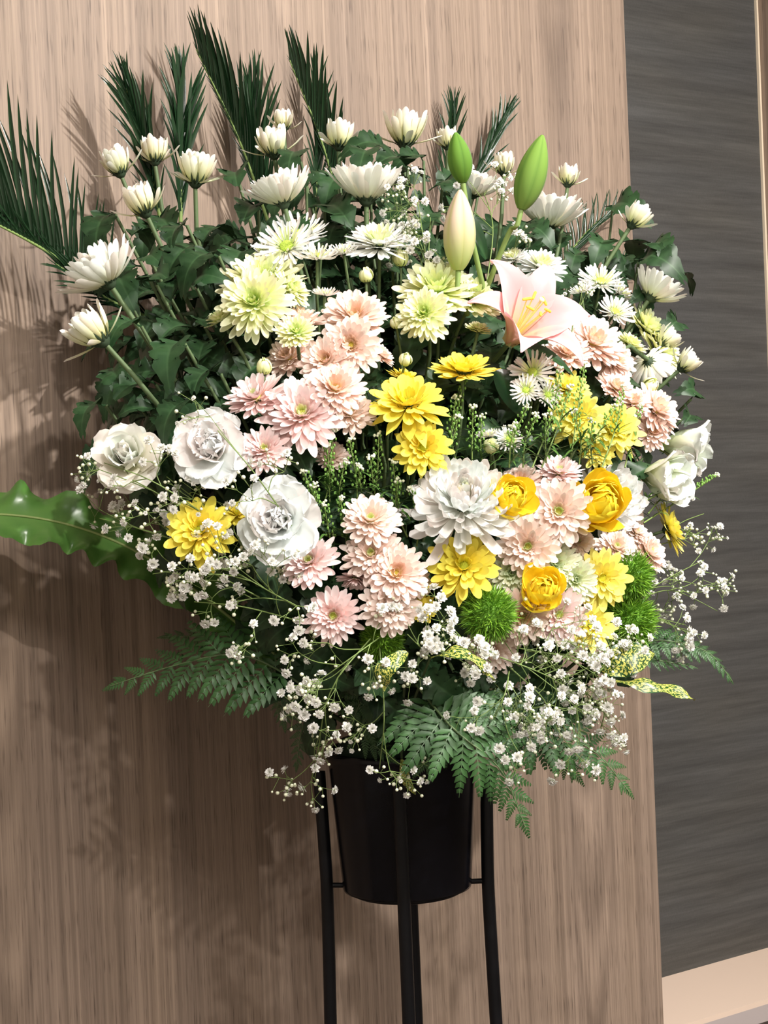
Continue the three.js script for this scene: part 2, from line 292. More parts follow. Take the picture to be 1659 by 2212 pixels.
// whorl: {n, r0, y0, L, Wd, e0, e1, ...}; own = petals are meshes of their own, else merged into the heart of the bloom
const KIND = {
  cup: { name: 'white_chrysanthemum', cat: 'chrysanthemum', oy: 0.3, calyx: 1.2, jit: 0.6, leafy: 6, stemR: 0.0042, wh: (v) => [
    { n: 4, r0: 0.12, y0: 0.0, L: 0.68, Wd: 0.13, e0: 8, e1: [40, 60, 30][v], cup: 0.5, cols: COL.whiteYoung, own: 1, k: .82 },
    { n: 12, r0: 0.15, y0: 0.02, L: 0.60, Wd: 0.155, e0: 28, e1: [92, 98, 84][v], p: 0.55, cup: 0.6, cols: COL.whiteYoung, own: 1, k: .82 },
    { n: 11, r0: 0.14, y0: 0.05, L: 0.56, Wd: 0.15, e0: 40, e1: 98, p: 0.55, cup: 0.6, cols: COL.whiteYoung, own: 1, k: .82 },
    { n: 9, r0: 0.10, y0: 0.07, L: 0.50, Wd: 0.15, e0: 60, e1: 100, cup: 0.6, cols: COL.whiteYoung, k: .82 },
    { n: 8, r0: 0.05, y0: 0.08, L: 0.46, Wd: 0.15, e0: 78, e1: 98, cup: 0.6, cols: COL.whiteYoung, k: .82 }] },
  bowl: { name: 'white_chrysanthemum', cat: 'chrysanthemum', oy: 0.22, calyx: 0.85, jit: 0.4, leafy: 5, stemR: 0.0045, wh: (v) => [
    { n: 24, r0: 0.07, y0: 0.0, L: 0.57, Wd: 0.115, e0: [14, 8, 20][v], e1: [56, 48, 64][v], p: 0.8, cup: 0.5, cols: COL.white, own: 1, k: .84 },
    { n: 22, r0: 0.065, y0: 0.015, L: 0.55, Wd: 0.11, e0: 22, e1: 66, p: 0.8, cup: 0.5, cols: COL.white, own: 1, k: .84 },
    { n: 19, r0: 0.055, y0: 0.03, L: 0.50, Wd: 0.105, e0: 36, e1: 78, cup: 0.5, cols: COL.white, k: .84 },
    { n: 16, r0: 0.04, y0: 0.04, L: 0.44, Wd: 0.10, e0: 52, e1: 88, cup: 0.5, cols: COL.white, k: .84 },
    { n: 12, r0: 0.02, y0: 0.05, L: 0.36, Wd: 0.09, e0: 70, e1: 98, cup: 0.5, cols: COL.cream, k: .84 }] },
  spider: { name: 'white_spray_chrysanthemum', cat: 'chrysanthemum', oy: 0.06, calyx: 0.7, leafy: 1, stemR: 0.0026, disc: [0.42, 0.56, 0.08], discR: 0.1, wh: (v) => [
    { n: 22, r0: 0.08, y0: 0.0, L: 0.44, Wd: 0.055, e0: 4, e1: [14, 30, 22][v], cup: 0.9, cols: COL.pure, own: 1, k: .88, foot: .7, noseUp: 25 },
    { n: 20, r0: 0.08, y0: 0.012, L: 0.40, Wd: 0.05, e0: 16, e1: [28, 46, 36][v], cup: 0.9, cols: COL.pure, own: 1, k: .88, foot: .7, noseUp: 30 },
    { n: 18, r0: 0.07, y0: 0.02, L: 0.27, Wd: 0.042, e0: 34, e1: 60, cup: 0.9, cols: COL.cream, k: .88, foot: .7 }] },
  cream: { name: 'cream_chrysanthemum', cat: 'chrysanthemum', oy: 0.1, calyx: 0.8, leafy: 1, stemR: 0.003, disc: [0.36, 0.56, 0.07], discR: 0.05, wh: (v) => [
    { n: 24, r0: 0.07, y0: 0.0, L: 0.46, Wd: 0.1, e0: [-8, -4, 4][v], e1: [0, 10, 20][v], cup: 0.35, cols: COL.cream, own: 1, k: .75 },
    { n: 24, r0: 0.065, y0: 0.03, L: 0.42, Wd: 0.095, e0: 10, e1: 20, cup: 0.35, cols: COL.cream, own: 1, k: .75 },
    { n: 23, r0: 0.06, y0: 0.06, L: 0.36, Wd: 0.085, e0: 24, e1: 36, cup: 0.4, cols: COL.cream, k: .75 },
    { n: 21, r0: 0.05, y0: 0.08, L: 0.29, Wd: 0.075, e0: 38, e1: 56, cup: 0.45, cols: COL.cream, k: .75 },
    { n: 18, r0: 0.04, y0: 0.09, L: 0.22, Wd: 0.06, e0: 52, e1: 80, cup: 0.5, cols: COL.lime, k: .75 },
    { n: 12, r0: 0.02, y0: 0.09, L: 0.16, Wd: 0.05, e0: 66, e1: 100, cup: 0.5, cols: COL.lime, k: .75 }] },
  pale: { name: 'pale_green_chrysanthemum', cat: 'chrysanthemum', oy: 0.1, calyx: 0.8, leafy: 1, stemR: 0.003, disc: [0.36, 0.5, 0.12], discR: 0.05, wh: (v) => KIND.cream.wh(v).map((w) => ({ ...w, cols: COL.paleG })) },
  pink: { name: 'pink_chrysanthemum', cat: 'chrysanthemum', oy: 0.08, calyx: 0.8, leafy: 1, stemR: 0.003, disc: [0.68, 0.58, 0.10], discR: 0.075, wh: (v) => [
    { n: 20, r0: 0.08, y0: 0.0, L: 0.46, Wd: 0.125, e0: [-8, 0, 6][v], e1: [0, 10, 26][v], cup: 0.3, cols: COL.pink, own: 1, k: .74 },
    { n: 20, r0: 0.075, y0: 0.03, L: 0.42, Wd: 0.12, e0: 8, e1: 22, cup: 0.35, cols: COL.pink, own: 1, k: .74 },
    { n: 20, r0: 0.07, y0: 0.055, L: 0.36, Wd: 0.105, e0: 22, e1: 38, cup: 0.4, cols: COL.pink, k: .74 },
    { n: 18, r0: 0.06, y0: 0.075, L: 0.29, Wd: 0.09, e0: 36, e1: 58, cup: 0.45, cols: COL.pink, k: .74 },
    { n: 16, r0: 0.05, y0: 0.08, L: 0.21, Wd: 0.075, e0: 50, e1: 80, cup: 0.5, cols: COL.pinkIn, k: .74 },
    { n: 12, r0: 0.04, y0: 0.08, L: 0.13, Wd: 0.05, e0: 62, e1: 98, cup: 0.5, cols: COL.pinkIn, k: .74 }] },
  rosy: { name: 'pink_chrysanthemum', cat: 'chrysanthemum', oy: 0.08, calyx: 0.8, leafy: 1, stemR: 0.003, disc: [0.60, 0.62, 0.14], discR: 0.09, wh: (v) => KIND.pink.wh(v).map((w, i) => ({ ...w, cols: i > 4 ? COL.cream : COL.rosy, tip: 'round', k: .6 })) },
  blush: { name: 'blush_chrysanthemum', cat: 'chrysanthemum', oy: 0.08, calyx: 0.8, leafy: 1, stemR: 0.003, disc: [0.68, 0.60, 0.16], discR: 0.07, wh: (v) => KIND.pink.wh(v).map((w, i) => ({ ...w, cols: i > 4 ? COL.cream : COL.blush })) },
  yellow: { name: 'yellow_chrysanthemum', cat: 'chrysanthemum', oy: 0.06, calyx: 0.8, leafy: 1, stemR: 0.003, disc: [0.42, 0.46, 0.03], discR: 0.06, wh: (v) => [
    { n: 12, r0: 0.08, y0: -0.01, L: 0.46, Wd: 0.145, e0: [-12, -4, 4][v], e1: [-22, -2, 18][v], cup: 0.4, cols: COL.yellow, own: 1, k: .68, tip: 'point', ridge: 1 },
    { n: 13, r0: 0.08, y0: 0.015, L: 0.42, Wd: 0.14, e0: 4, e1: 14, cup: 0.4, cols: COL.yellow, own: 1, k: .7, ridge: 1 },
    { n: 14, r0: 0.075, y0: 0.035, L: 0.34, Wd: 0.12, e0: 18, e1: 34, cup: 0.4, cols: COL.yellow, own: 1, k: .7, ridge: 1 },
    { n: 14, r0: 0.07, y0: 0.05, L: 0.25, Wd: 0.095, e0: 32, e1: 58, cup: 0.45, cols: COL.yellow, k: .7 },
    { n: 13, r0: 0.055, y0: 0.055, L: 0.16, Wd: 0.065, e0: 52, e1: 88, cup: 0.5, cols: COL.yellowIn, k: .7 }] },
  lemon: { name: 'yellow_chrysanthemum', cat: 'chrysanthemum', oy: 0.06, calyx: 0.8, leafy: 1, stemR: 0.003, disc: [0.62, 0.62, 0.05], discR: 0.06, wh: (v) => KIND.yellow.wh(v).map((w) => ({ ...w, cols: COL.lemon })) },
  incurve: { name: 'giant_white_chrysanthemum', cat: 'chrysanthemum', oy: 0.12, calyx: 0.8, leafy: 2, stemR: 0.005, wh: (v) => [
    { n: 12, r0: 0.07, y0: -0.03, L: 0.49, Wd: 0.1, e0: -10, e1: -24, cup: 0.8, cols: COL.pure, own: 1, k: .84, noseUp: 90 },
    { n: 22, r0: 0.08, y0: 0.0, L: 0.44, Wd: 0.09, e0: 2, e1: 4, cup: 0.8, cols: COL.pure, own: 1, k: .84, noseUp: 90 },
    { n: 24, r0: 0.08, y0: 0.03, L: 0.41, Wd: 0.085, e0: 14, e1: 22, cup: 0.8, cols: COL.pure, own: 1, k: .84, noseUp: 90 },
    { n: 24, r0: 0.075, y0: 0.06, L: 0.37, Wd: 0.08, e0: 28, e1: 42, cup: 0.8, cols: COL.pure, own: 1, k: .84, noseUp: 80 },
    { n: 23, r0: 0.07, y0: 0.08, L: 0.34, Wd: 0.075, e0: 42, e1: 62, cup: 0.8, cols: COL.pure, k: .84, noseUp: 70 },
    { n: 20, r0: 0.055, y0: 0.09, L: 0.31, Wd: 0.07, e0: 54, e1: 84, cup: 0.8, cols: COL.pure, k: .84, noseUp: 50 },
    { n: 16, r0: 0.035, y0: 0.095, L: 0.28, Wd: 0.065, e0: 66, e1: 104, cup: 0.8, cols: COL.white, k: .84 },
    { n: 10, r0: 0.015, y0: 0.095, L: 0.24, Wd: 0.06, e0: 78, e1: 112, cup: 0.8, cols: COL.cream, k: .84 }] },
  ranun: { name: 'yellow_ranunculus', cat: 'ranunculus', oy: 0.3, leafy: 0, stemR: 0.003, broad: 1, grow: 1.22, wh: (v) => [
    { n: 6, r0: 0.04, y0: 0.0, L: 0.68, Wd: 0.50, e0: 0, e1: 84, p: .8, cup: 0.55, cols: COL.gold, own: 1, ruffle: 0.02, k: .62, tip: 'flat' },
    { n: 7, r0: 0.04, y0: 0.03, L: 0.66, Wd: 0.46, e0: 12, e1: 104, p: .8, cup: 0.6, cols: COL.gold, own: 1, ruffle: 0.02, k: .62, tip: 'flat' },
    { n: 7, r0: 0.035, y0: 0.05, L: 0.64, Wd: 0.42, e0: 22, e1: 122, p: .8, cup: 0.6, cols: COL.gold, own: 1, ruffle: 0.02, k: .62, tip: 'flat' },
    { n: 6, r0: 0.03, y0: 0.08, L: 0.60, Wd: 0.36, e0: 34, e1: 132, p: .8, cup: 0.65, cols: COL.gold, own: 1, ruffle: 0.015, k: .62, tip: 'flat' },
    { n: 6, r0: 0.02, y0: 0.12, L: 0.54, Wd: 0.3, e0: 50, e1: 132, p: .8, cup: 0.7, cols: COL.gold, own: 1, k: .62, tip: 'flat' },
    { n: 5, r0: 0.01, y0: 0.16, L: 0.46, Wd: 0.24, e0: 64, e1: 134, p: .8, cup: 0.7, cols: COL.gold, own: 1, k: .62, tip: 'flat' },
    { n: 4, r0: 0.0, y0: 0.22, L: 0.36, Wd: 0.18, e0: 78, e1: 124, p: .8, cup: 0.7, cols: COL.gold, own: 1, k: .62, tip: 'flat' }] },
  rose: { name: 'white_rose', cat: 'rose', oy: 0.25, leafy: 2, stemR: 0.004, broad: 1, wh: (v) => [
    { n: 5, r0: 0.05, y0: 0.0, L: 0.60, Wd: 0.62, e0: 30, e1: 48, p: 1, cup: 0.35, cols: COL.rose, own: 1, ruffle: 0.03, rf: 4, k: .6, tip: 'flat', noseUp: -75 },
    { n: 4, r0: 0.06, y0: 0.03, L: 0.62, Wd: 0.60, e0: 40, e1: 74, cup: 0.5, cols: COL.rose, own: 1, ruffle: 0.03, rf: 4, k: .6, tip: 'flat', noseUp: -85 },
    { n: 4, r0: 0.06, y0: 0.05, L: 0.64, Wd: 0.52, e0: 54, e1: 92, cup: 0.75, cols: COL.rose, own: 1, ruffle: 0.02, k: .6, tip: 'flat', noseUp: -60 },
    { n: 3, r0: 0.06, y0: 0.08, L: 0.62, Wd: 0.46, e0: 66, e1: 97, cup: 0.95, cols: COL.rose, own: 1, k: .6, tip: 'flat', noseUp: -30 },
    { n: 3, r0: 0.05, y0: 0.10, L: 0.61, Wd: 0.36, e0: 76, e1: 100, cup: 1.1, cols: COL.rose, own: 1, k: .6, tip: 'flat', noseUp: -15 },
    { n: 3, r0: 0.03, y0: 0.12, L: 0.60, Wd: 0.24, e0: 82, e1: 98, cup: 1.2, cols: COL.rose, own: 1, k: .6, tip: 'flat' },
    { n: 2, r0: 0.01, y0: 0.14, L: 0.58, Wd: 0.14, e0: 87, e1: 96, cup: 1.2, cols: COL.rose, own: 1, k: .6, tip: 'flat' }] },
  lisi: { name: 'white_lisianthus', cat: 'lisianthus', oy: 0.3, leafy: 2, stemR: 0.003, broad: 1, sepal: 1, grow: 1.02, wh: (v) => [
    { n: 6, r0: 0.03, y0: 0.0, L: 0.68, Wd: 0.56, e0: 44, e1: 6, p: 1.1, cup: 0.25, cols: COL.lisi, own: 1, ruffle: 0.045, rf: 8.5, k: .7, tip: 'flat' },
    { n: 6, r0: 0.03, y0: 0.03, L: 0.64, Wd: 0.52, e0: 54, e1: 28, cup: 0.3, cols: COL.lisi, own: 1, ruffle: 0.05, rf: 8.5, k: .7, tip: 'flat' },
    { n: 6, r0: 0.03, y0: 0.06, L: 0.58, Wd: 0.48, e0: 62, e1: 52, cup: 0.3, cols: COL.lisi, own: 1, ruffle: 0.06, rf: 8.5, k: .7, tip: 'flat' },
    { n: 6, r0: 0.03, y0: 0.08, L: 0.54, Wd: 0.42, e0: 72, e1: 74, cup: 0.35, cols: COL.lisi, own: 1, ruffle: 0.07, rf: 8.5, k: .7, tip: 'flat' },
    { n: 5, r0: 0.02, y0: 0.10, L: 0.50, Wd: 0.34, e0: 82, e1: 92, cup: 0.4, cols: COL.lisi, own: 1, ruffle: 0.07, rf: 8.5, k: .7, tip: 'flat' },
    { n: 5, r0: 0.07, y0: 0.10, L: 0.48, Wd: 0.30, e0: 78, e1: 112, cup: 0.4, cols: COL.lisi, own: 1, ruffle: 0.08, rf: 7, k: .7, tip: 'flat' },
    { n: 4, r0: 0.03, y0: 0.12, L: 0.46, Wd: 0.24, e0: 84, e1: 116, cup: 0.4, cols: COL.lisi, own: 1, ruffle: 0.08, rf: 6, k: .7, tip: 'flat' }] },
  trump: { name: 'white_lisianthus', cat: 'lisianthus', oy: 0.42, leafy: 1, stemR: 0.003, broad: 1, sepal: 1, grow: 1.1, wh: (v) => [
    { n: 5, r0: 0.03, y0: 0.0, L: 0.92, Wd: 0.66, e0: 60, e1: 74, p: 1.4, cup: 0.5, cols: COL.trump, own: 1, ruffle: 0.05, rf: 7, k: .7, tip: 'flat', noseUp: -45 },
    { n: 5, r0: 0.03, y0: 0.02, L: 0.90, Wd: 0.60, e0: 66, e1: 78, cup: 0.5, cols: COL.trump, own: 1, ruffle: 0.06, rf: 7, k: .7, tip: 'flat', noseUp: -30 },
    { n: 4, r0: 0.02, y0: 0.04, L: 0.86, Wd: 0.5, e0: 76, e1: 84, cup: 0.5, cols: COL.trump, own: 1, ruffle: 0.07, rf: 7, k: .7, tip: 'flat' }] },
  bud: { name: 'chrysanthemum_bud', cat: 'flower bud', oy: 0.35, calyx: 1.5, leafy: 0, stemR: 0.0022, wh: (v) => [
    { n: 12, r0: 0.20, y0: -0.05, L: 0.9, Wd: 0.28, e0: 24, e1: 150, p: 0.9, cup: 0.5, cols: COL.cream, own: 1, k: .8 },
    { n: 10, r0: 0.14, y0: 0.0, L: 0.86, Wd: 0.26, e0: 45, e1: 150, p: 0.9, cup: 0.5, cols: COL.lime, k: .8 },
    { n: 7, r0: 0.05, y0: 0.1, L: 0.7, Wd: 0.24, e0: 70, e1: 130, cup: 0.5, cols: COL.lime, k: .8 }] },
};
const BROAD = [0, 0.12, 0.26, 0.4, 0.54, 0.66, 0.77, 0.86, 0.93, 0.98, 1];
const cache = new Map();
function bloomOf(kind, v) {
  const key = kind + v; if (cache.has(key)) return cache.get(key);
  const K = KIND[kind], own = [], heart = [], keep = seed; seed = 77 + key.length * 911 + v * 131 + kind.charCodeAt(0) * 17;
  K.wh(v).forEach((w, wi) => {
    const variants = [0, 1, 2].map((q) => petalGeo({ ...w, L: w.L * (1 + (q - 1) * 0.06), Wd: w.Wd * (1 - (q - 1) * 0.06), e0: w.e0 + rs(3), e1: w.e1 + rs(8), twist: rs(0.35), cols: tint(w.cols, rs(0.08)), fine: K.broad ? 5 : 1, us: K.broad ? BROAD : US }));
    const th0 = rnd() * 6.28;
    for (let i = 0; i < w.n; i++) {
      const th = th0 + (i + rs(0.22)) / w.n * Math.PI * 2, s = K.broad ? rr(0.95, 1.05) : rr(0.88, 1.08);
      const m = new THREE.Matrix4().makeRotationY(th).multiply(new THREE.Matrix4().makeTranslation(0, w.y0 + rs(0.006), w.r0)).multiply(new THREE.Matrix4().makeRotationX(rs(K.broad ? 5 : 7) * (K.jit ?? 1) * deg)).multiply(new THREE.Matrix4().makeRotationZ(rs(9) * (K.jit ?? 1) * deg)).scale(V(s, s, s));
      const g = variants[Math.floor(rnd() * 3)];
      if (w.own) own.push([g, m]); else heart.push(g.clone().applyMatrix4(m));
    }
  });
  const b = { own, heart: heart.length ? mergeC(heart) : null };
  if (K.disc) {
    const bits = [], R = K.discR; // button of tiny florets
    for (let i = 0; i < 40; i++) { const a = i * 2.39996, r = R * Math.sqrt(i / 40), g = new THREE.ConeGeometry(R * 0.14, R * 0.5, 4); g.translate(Math.cos(a) * r, 0.055 + R * 0.5 * (1 - (r / R) ** 2), Math.sin(a) * r); bits.push(g); }
    const g = new THREE.SphereGeometry(R, 12, 6, 0, 6.3, 0, 1.6); g.scale(1, 0.5, 1); g.translate(0, 0.05, 0); bits.push(g);
    b.disc = merge(bits); b.discMat = std({ color: new THREE.Color(...K.disc), roughness: 0.8 });
  }
  if (K.calyx) {
    const s = K.calyx, bits = [new THREE.LatheGeometry([[0, -0.09], [0.045, -0.09], [0.09, -0.05], [0.125, 0.0], [0.13, 0.03], [0.1, 0.035], [0, 0.02]].map(([x, y]) => new THREE.Vector2(x * s, y * s)), 14)];
    for (let k = 0; k < 2; k++) for (let i = 0; i < 12; i++) {
      const g = petalGeo({ L: 0.25 * s * (k ? 1 : 0.72), Wd: 0.06 * s, e0: k ? 36 : 18, e1: k ? 70 : 50, cols: [[0, 0, 0], [0, 0, 0], [0, 0, 0]], tip: 'point', k: .3, fine: 1, us: [0, .3, .65, 1] });
      g.deleteAttribute('color'); g.applyMatrix4(new THREE.Matrix4().makeRotationY((i + k * 0.5) / 12 * 6.283).multiply(new THREE.Matrix4().makeTranslation(0, -0.03 * s, 0.085 * s))); bits.push(g);
    }
    b.calyx = merge(bits);
  }
  if (K.sepal) {
    const bits = [];
    for (let i = 0; i < 5; i++) { const g = petalGeo({ L: 0.34, Wd: 0.05, e0: 40, e1: 60, cols: [[0, 0, 0], [0, 0, 0], [0, 0, 0]], tip: 'point', k: .2, fine: 1, us: [0, .3, .65, 1] }); g.deleteAttribute('color'); g.applyMatrix4(new THREE.Matrix4().makeRotationY(i / 5 * 6.283).multiply(new THREE.Matrix4().makeTranslation(0, -0.02, 0.04))); bits.push(g); }
    b.calyx = merge(bits);
  }
  seed = keep; cache.set(key, b); return b;
}
// chrysanthemum leaf: lobed and toothed, along +Z, face +Y, unit length
function lobedLeaf(v) {
  const keep = seed; seed = 500 + v * 37;
  const droop = rr(25, 95), fold = rr(0.15, 0.6), c0 = [0.008, 0.025, 0.009].map((x) => x * (1 + 0.12 * v)), c1 = [0.017, 0.046, 0.015].map((x) => x * (1 + 0.12 * v)), a1 = rs(0.2), wav = rnd() * 9;
  const g = sheet(steps(46), [-1, -0.82, -0.5, -0.1, 0, 0.1, 0.5, 0.82, 1], (u, v2) => {
    const f = clamp((u - 0.17) / 0.83), lobe = f * 4.4, ph = lobe - Math.floor(lobe), lob = Math.pow(Math.sin(Math.PI * Math.pow(ph, 0.75)), 0.7), tooth = Math.abs(Math.sin(f * 34));
    let w = 0.33 * Math.pow(Math.sin(Math.PI * Math.pow(clamp(f * 0.96 + 0.03), 0.8)), 0.6);
    if (u < 0.17) w = 0.022; // stalk
    const av = Math.abs(v2), cut = lerp(1, (0.30 + 0.70 * lob) * (0.86 + 0.14 * tooth), sstep(0.2, 1, av));
    const x = v2 * w * cut, z0 = u + 0.13 * av * av * (u > 0.17 ? 1 : 0) * (0.4 + 0.6 * ph) * (1 - 0.5 * f);
    const e = -droop * deg * z0 * z0 * 0.6;
    const lift = fold * Math.abs(x) + 0.035 * Math.sin(u * 13 + v2 * 3 + wav) * av;
    return [x + a1 * u * u * 0.4, Math.sin(e) * z0 + lift, Math.cos(e) * z0];
  }, (u, v2) => { const f = clamp((u - 0.17) / 0.83), vein = Math.pow(Math.abs(Math.cos(Math.PI * (f * 4.4 - 0.45 - Math.abs(v2) * 0.35))), 14); return mix3(mix3(c0, c1, 0.5 + 0.5 * N2(u * 9 + v, v2 * 4)), [0.045, 0.10, 0.04], clamp(Math.max(0, 1 - Math.abs(v2) * 9) * 0.8 + vein * 0.35)); });
  seed = keep; return g;
}
const LOBED = [0, 1, 2, 3, 4, 5].map(lobedLeaf);
function lanceLeaf(c, wd = 0.22, droop = 50) {
  return sheet(steps(10), [-1, -0.5, 0, 0.5, 1], (u, v) => {
    const w = wd / 2 * Math.pow(Math.sin(Math.PI * clamp(u * 0.96 + 0.03)), 0.8), e = -droop * deg * u;
    return [v * w, Math.sin(e) * u * 0.6 + 0.35 * Math.abs(v) * w, u * Math.cos(e * 0.6)];
  }, (u, v) => mix3(c, [c[0] * 2, c[1] * 1.7, c[2] * 1.6], Math.max(0, 1 - Math.abs(v) * 5)));
}
const LANCE = [lanceLeaf([0.016, 0.055, 0.022]), lanceLeaf([0.06, 0.14, 0.03], 0.13, 60), lanceLeaf([0.05, 0.12, 0.03], 0.1, 20)];

function addLeaf(parent, inv, geo, mat, pos, dir, up, size, name = 'leaf') {
  const m = mesh(name, geo, mat, parent); inv.clone().multiply(basis(pos, dir, up, size)).decompose(m.position, m.quaternion, m.scale); return m;
}
// stem from a bloom down to the foam, with leaves of its own
function stemFor(o, G, p0, axis, kind, mat, leaves, leafLen, far = 1) {
  const inv = G.clone().invert(), K = KIND[kind] || { stemR: 0.003 };
  const end = BIND.clone().add(V(rs(0.05), 0, rs(0.05))), len = p0.distanceTo(end);
  const p1 = p0.clone().addScaledVector(axis, -Math.min(0.07, len * 0.2)), p2 = p0.clone().lerp(end, 0.45).addScaledVector(axis, -0.05 * len);
  p2.z = lerp(p2.z, potC.z - 0.05, 0.15);
  const pts = [p0, p1, p2, end], s = G.getMaxScaleOnAxis();
  const cur = new THREE.CatmullRomCurve3(pts);
  const cut = [0, 0.12, 0.3, 0.5, 0.75, 1].map((t) => cur.getPointAt(t * far));
  mesh('stem', tube(cut.map((p) => p.clone().applyMatrix4(inv)), K.stemR / s * 0.9, K.stemR / s * 1.15, 14, 6), mat, o);
  for (let i = 0; i < leaves; i++) {
    const t = (0.13 + 0.45 * (i + rnd() * 0.7) / Math.max(1, leaves)) * far, p = cur.getPointAt(t), tan = cur.getTangentAt(t).negate();
    const side = V(rs(1), rs(1), rs(1)).cross(tan).normalize();
    if (side.dot(BACK) < -0.3) side.addScaledVector(BACK, -1.4 * side.dot(BACK)).normalize();
    const dir = side.multiplyScalar(1).addScaledVector(tan, rr(0.25, 0.8)).normalize();
    addLeaf(o, inv, LOBED[Math.floor(rnd() * 6)], M.leaf, p, dir, tan.clone().addScaledVector(BACK, 0.3), leafLen * rr(0.7, 1.15));
  }
}
function flower(kind, px, py, w, face, dOff, label, group, opt = {}) {
  const K = KIND[kind], v = opt.v ?? Math.floor(rnd() * 3), d = domeDepth(px, py) + dOff, s = metres(w, d) * (K.grow ?? 1.12);
  const axis = inView(...face), c = at(px, py, d), base = c.clone().addScaledVector(axis, -K.oy * s * (opt.oy ?? 1));
  const o = thing(K.name, label, K.cat, group);
  const G = axisBasis(base, axis, rnd() * 6.28, s); G.decompose(o.position, o.quaternion, o.scale);
  const b = bloomOf(kind, v);
  for (const [g, m] of b.own) { const q = mesh('petal', g, M.petal, o); m.decompose(q.position, q.quaternion, q.scale); }
  if (b.heart) { const q = mesh('inner_petals', b.heart, M.petal, o); q.userData.kind = 'stuff'; }
  if (b.disc) mesh('disc', b.disc, b.discMat, o);
  if (b.calyx) mesh('calyx', b.calyx, kind === 'lisi' ? M.stemPale : M.calyx, o);
  stemFor(o, G, base.clone().addScaledVector(axis, K.calyx ? -0.05 * s : 0), axis, kind, kind === 'ranun' || kind === 'lisi' ? M.stemPale : M.stem, opt.leaves ?? K.leafy, opt.leafLen ?? (K.leafy > 3 ? 0.085 : 0.055), 1);
  return o;
}
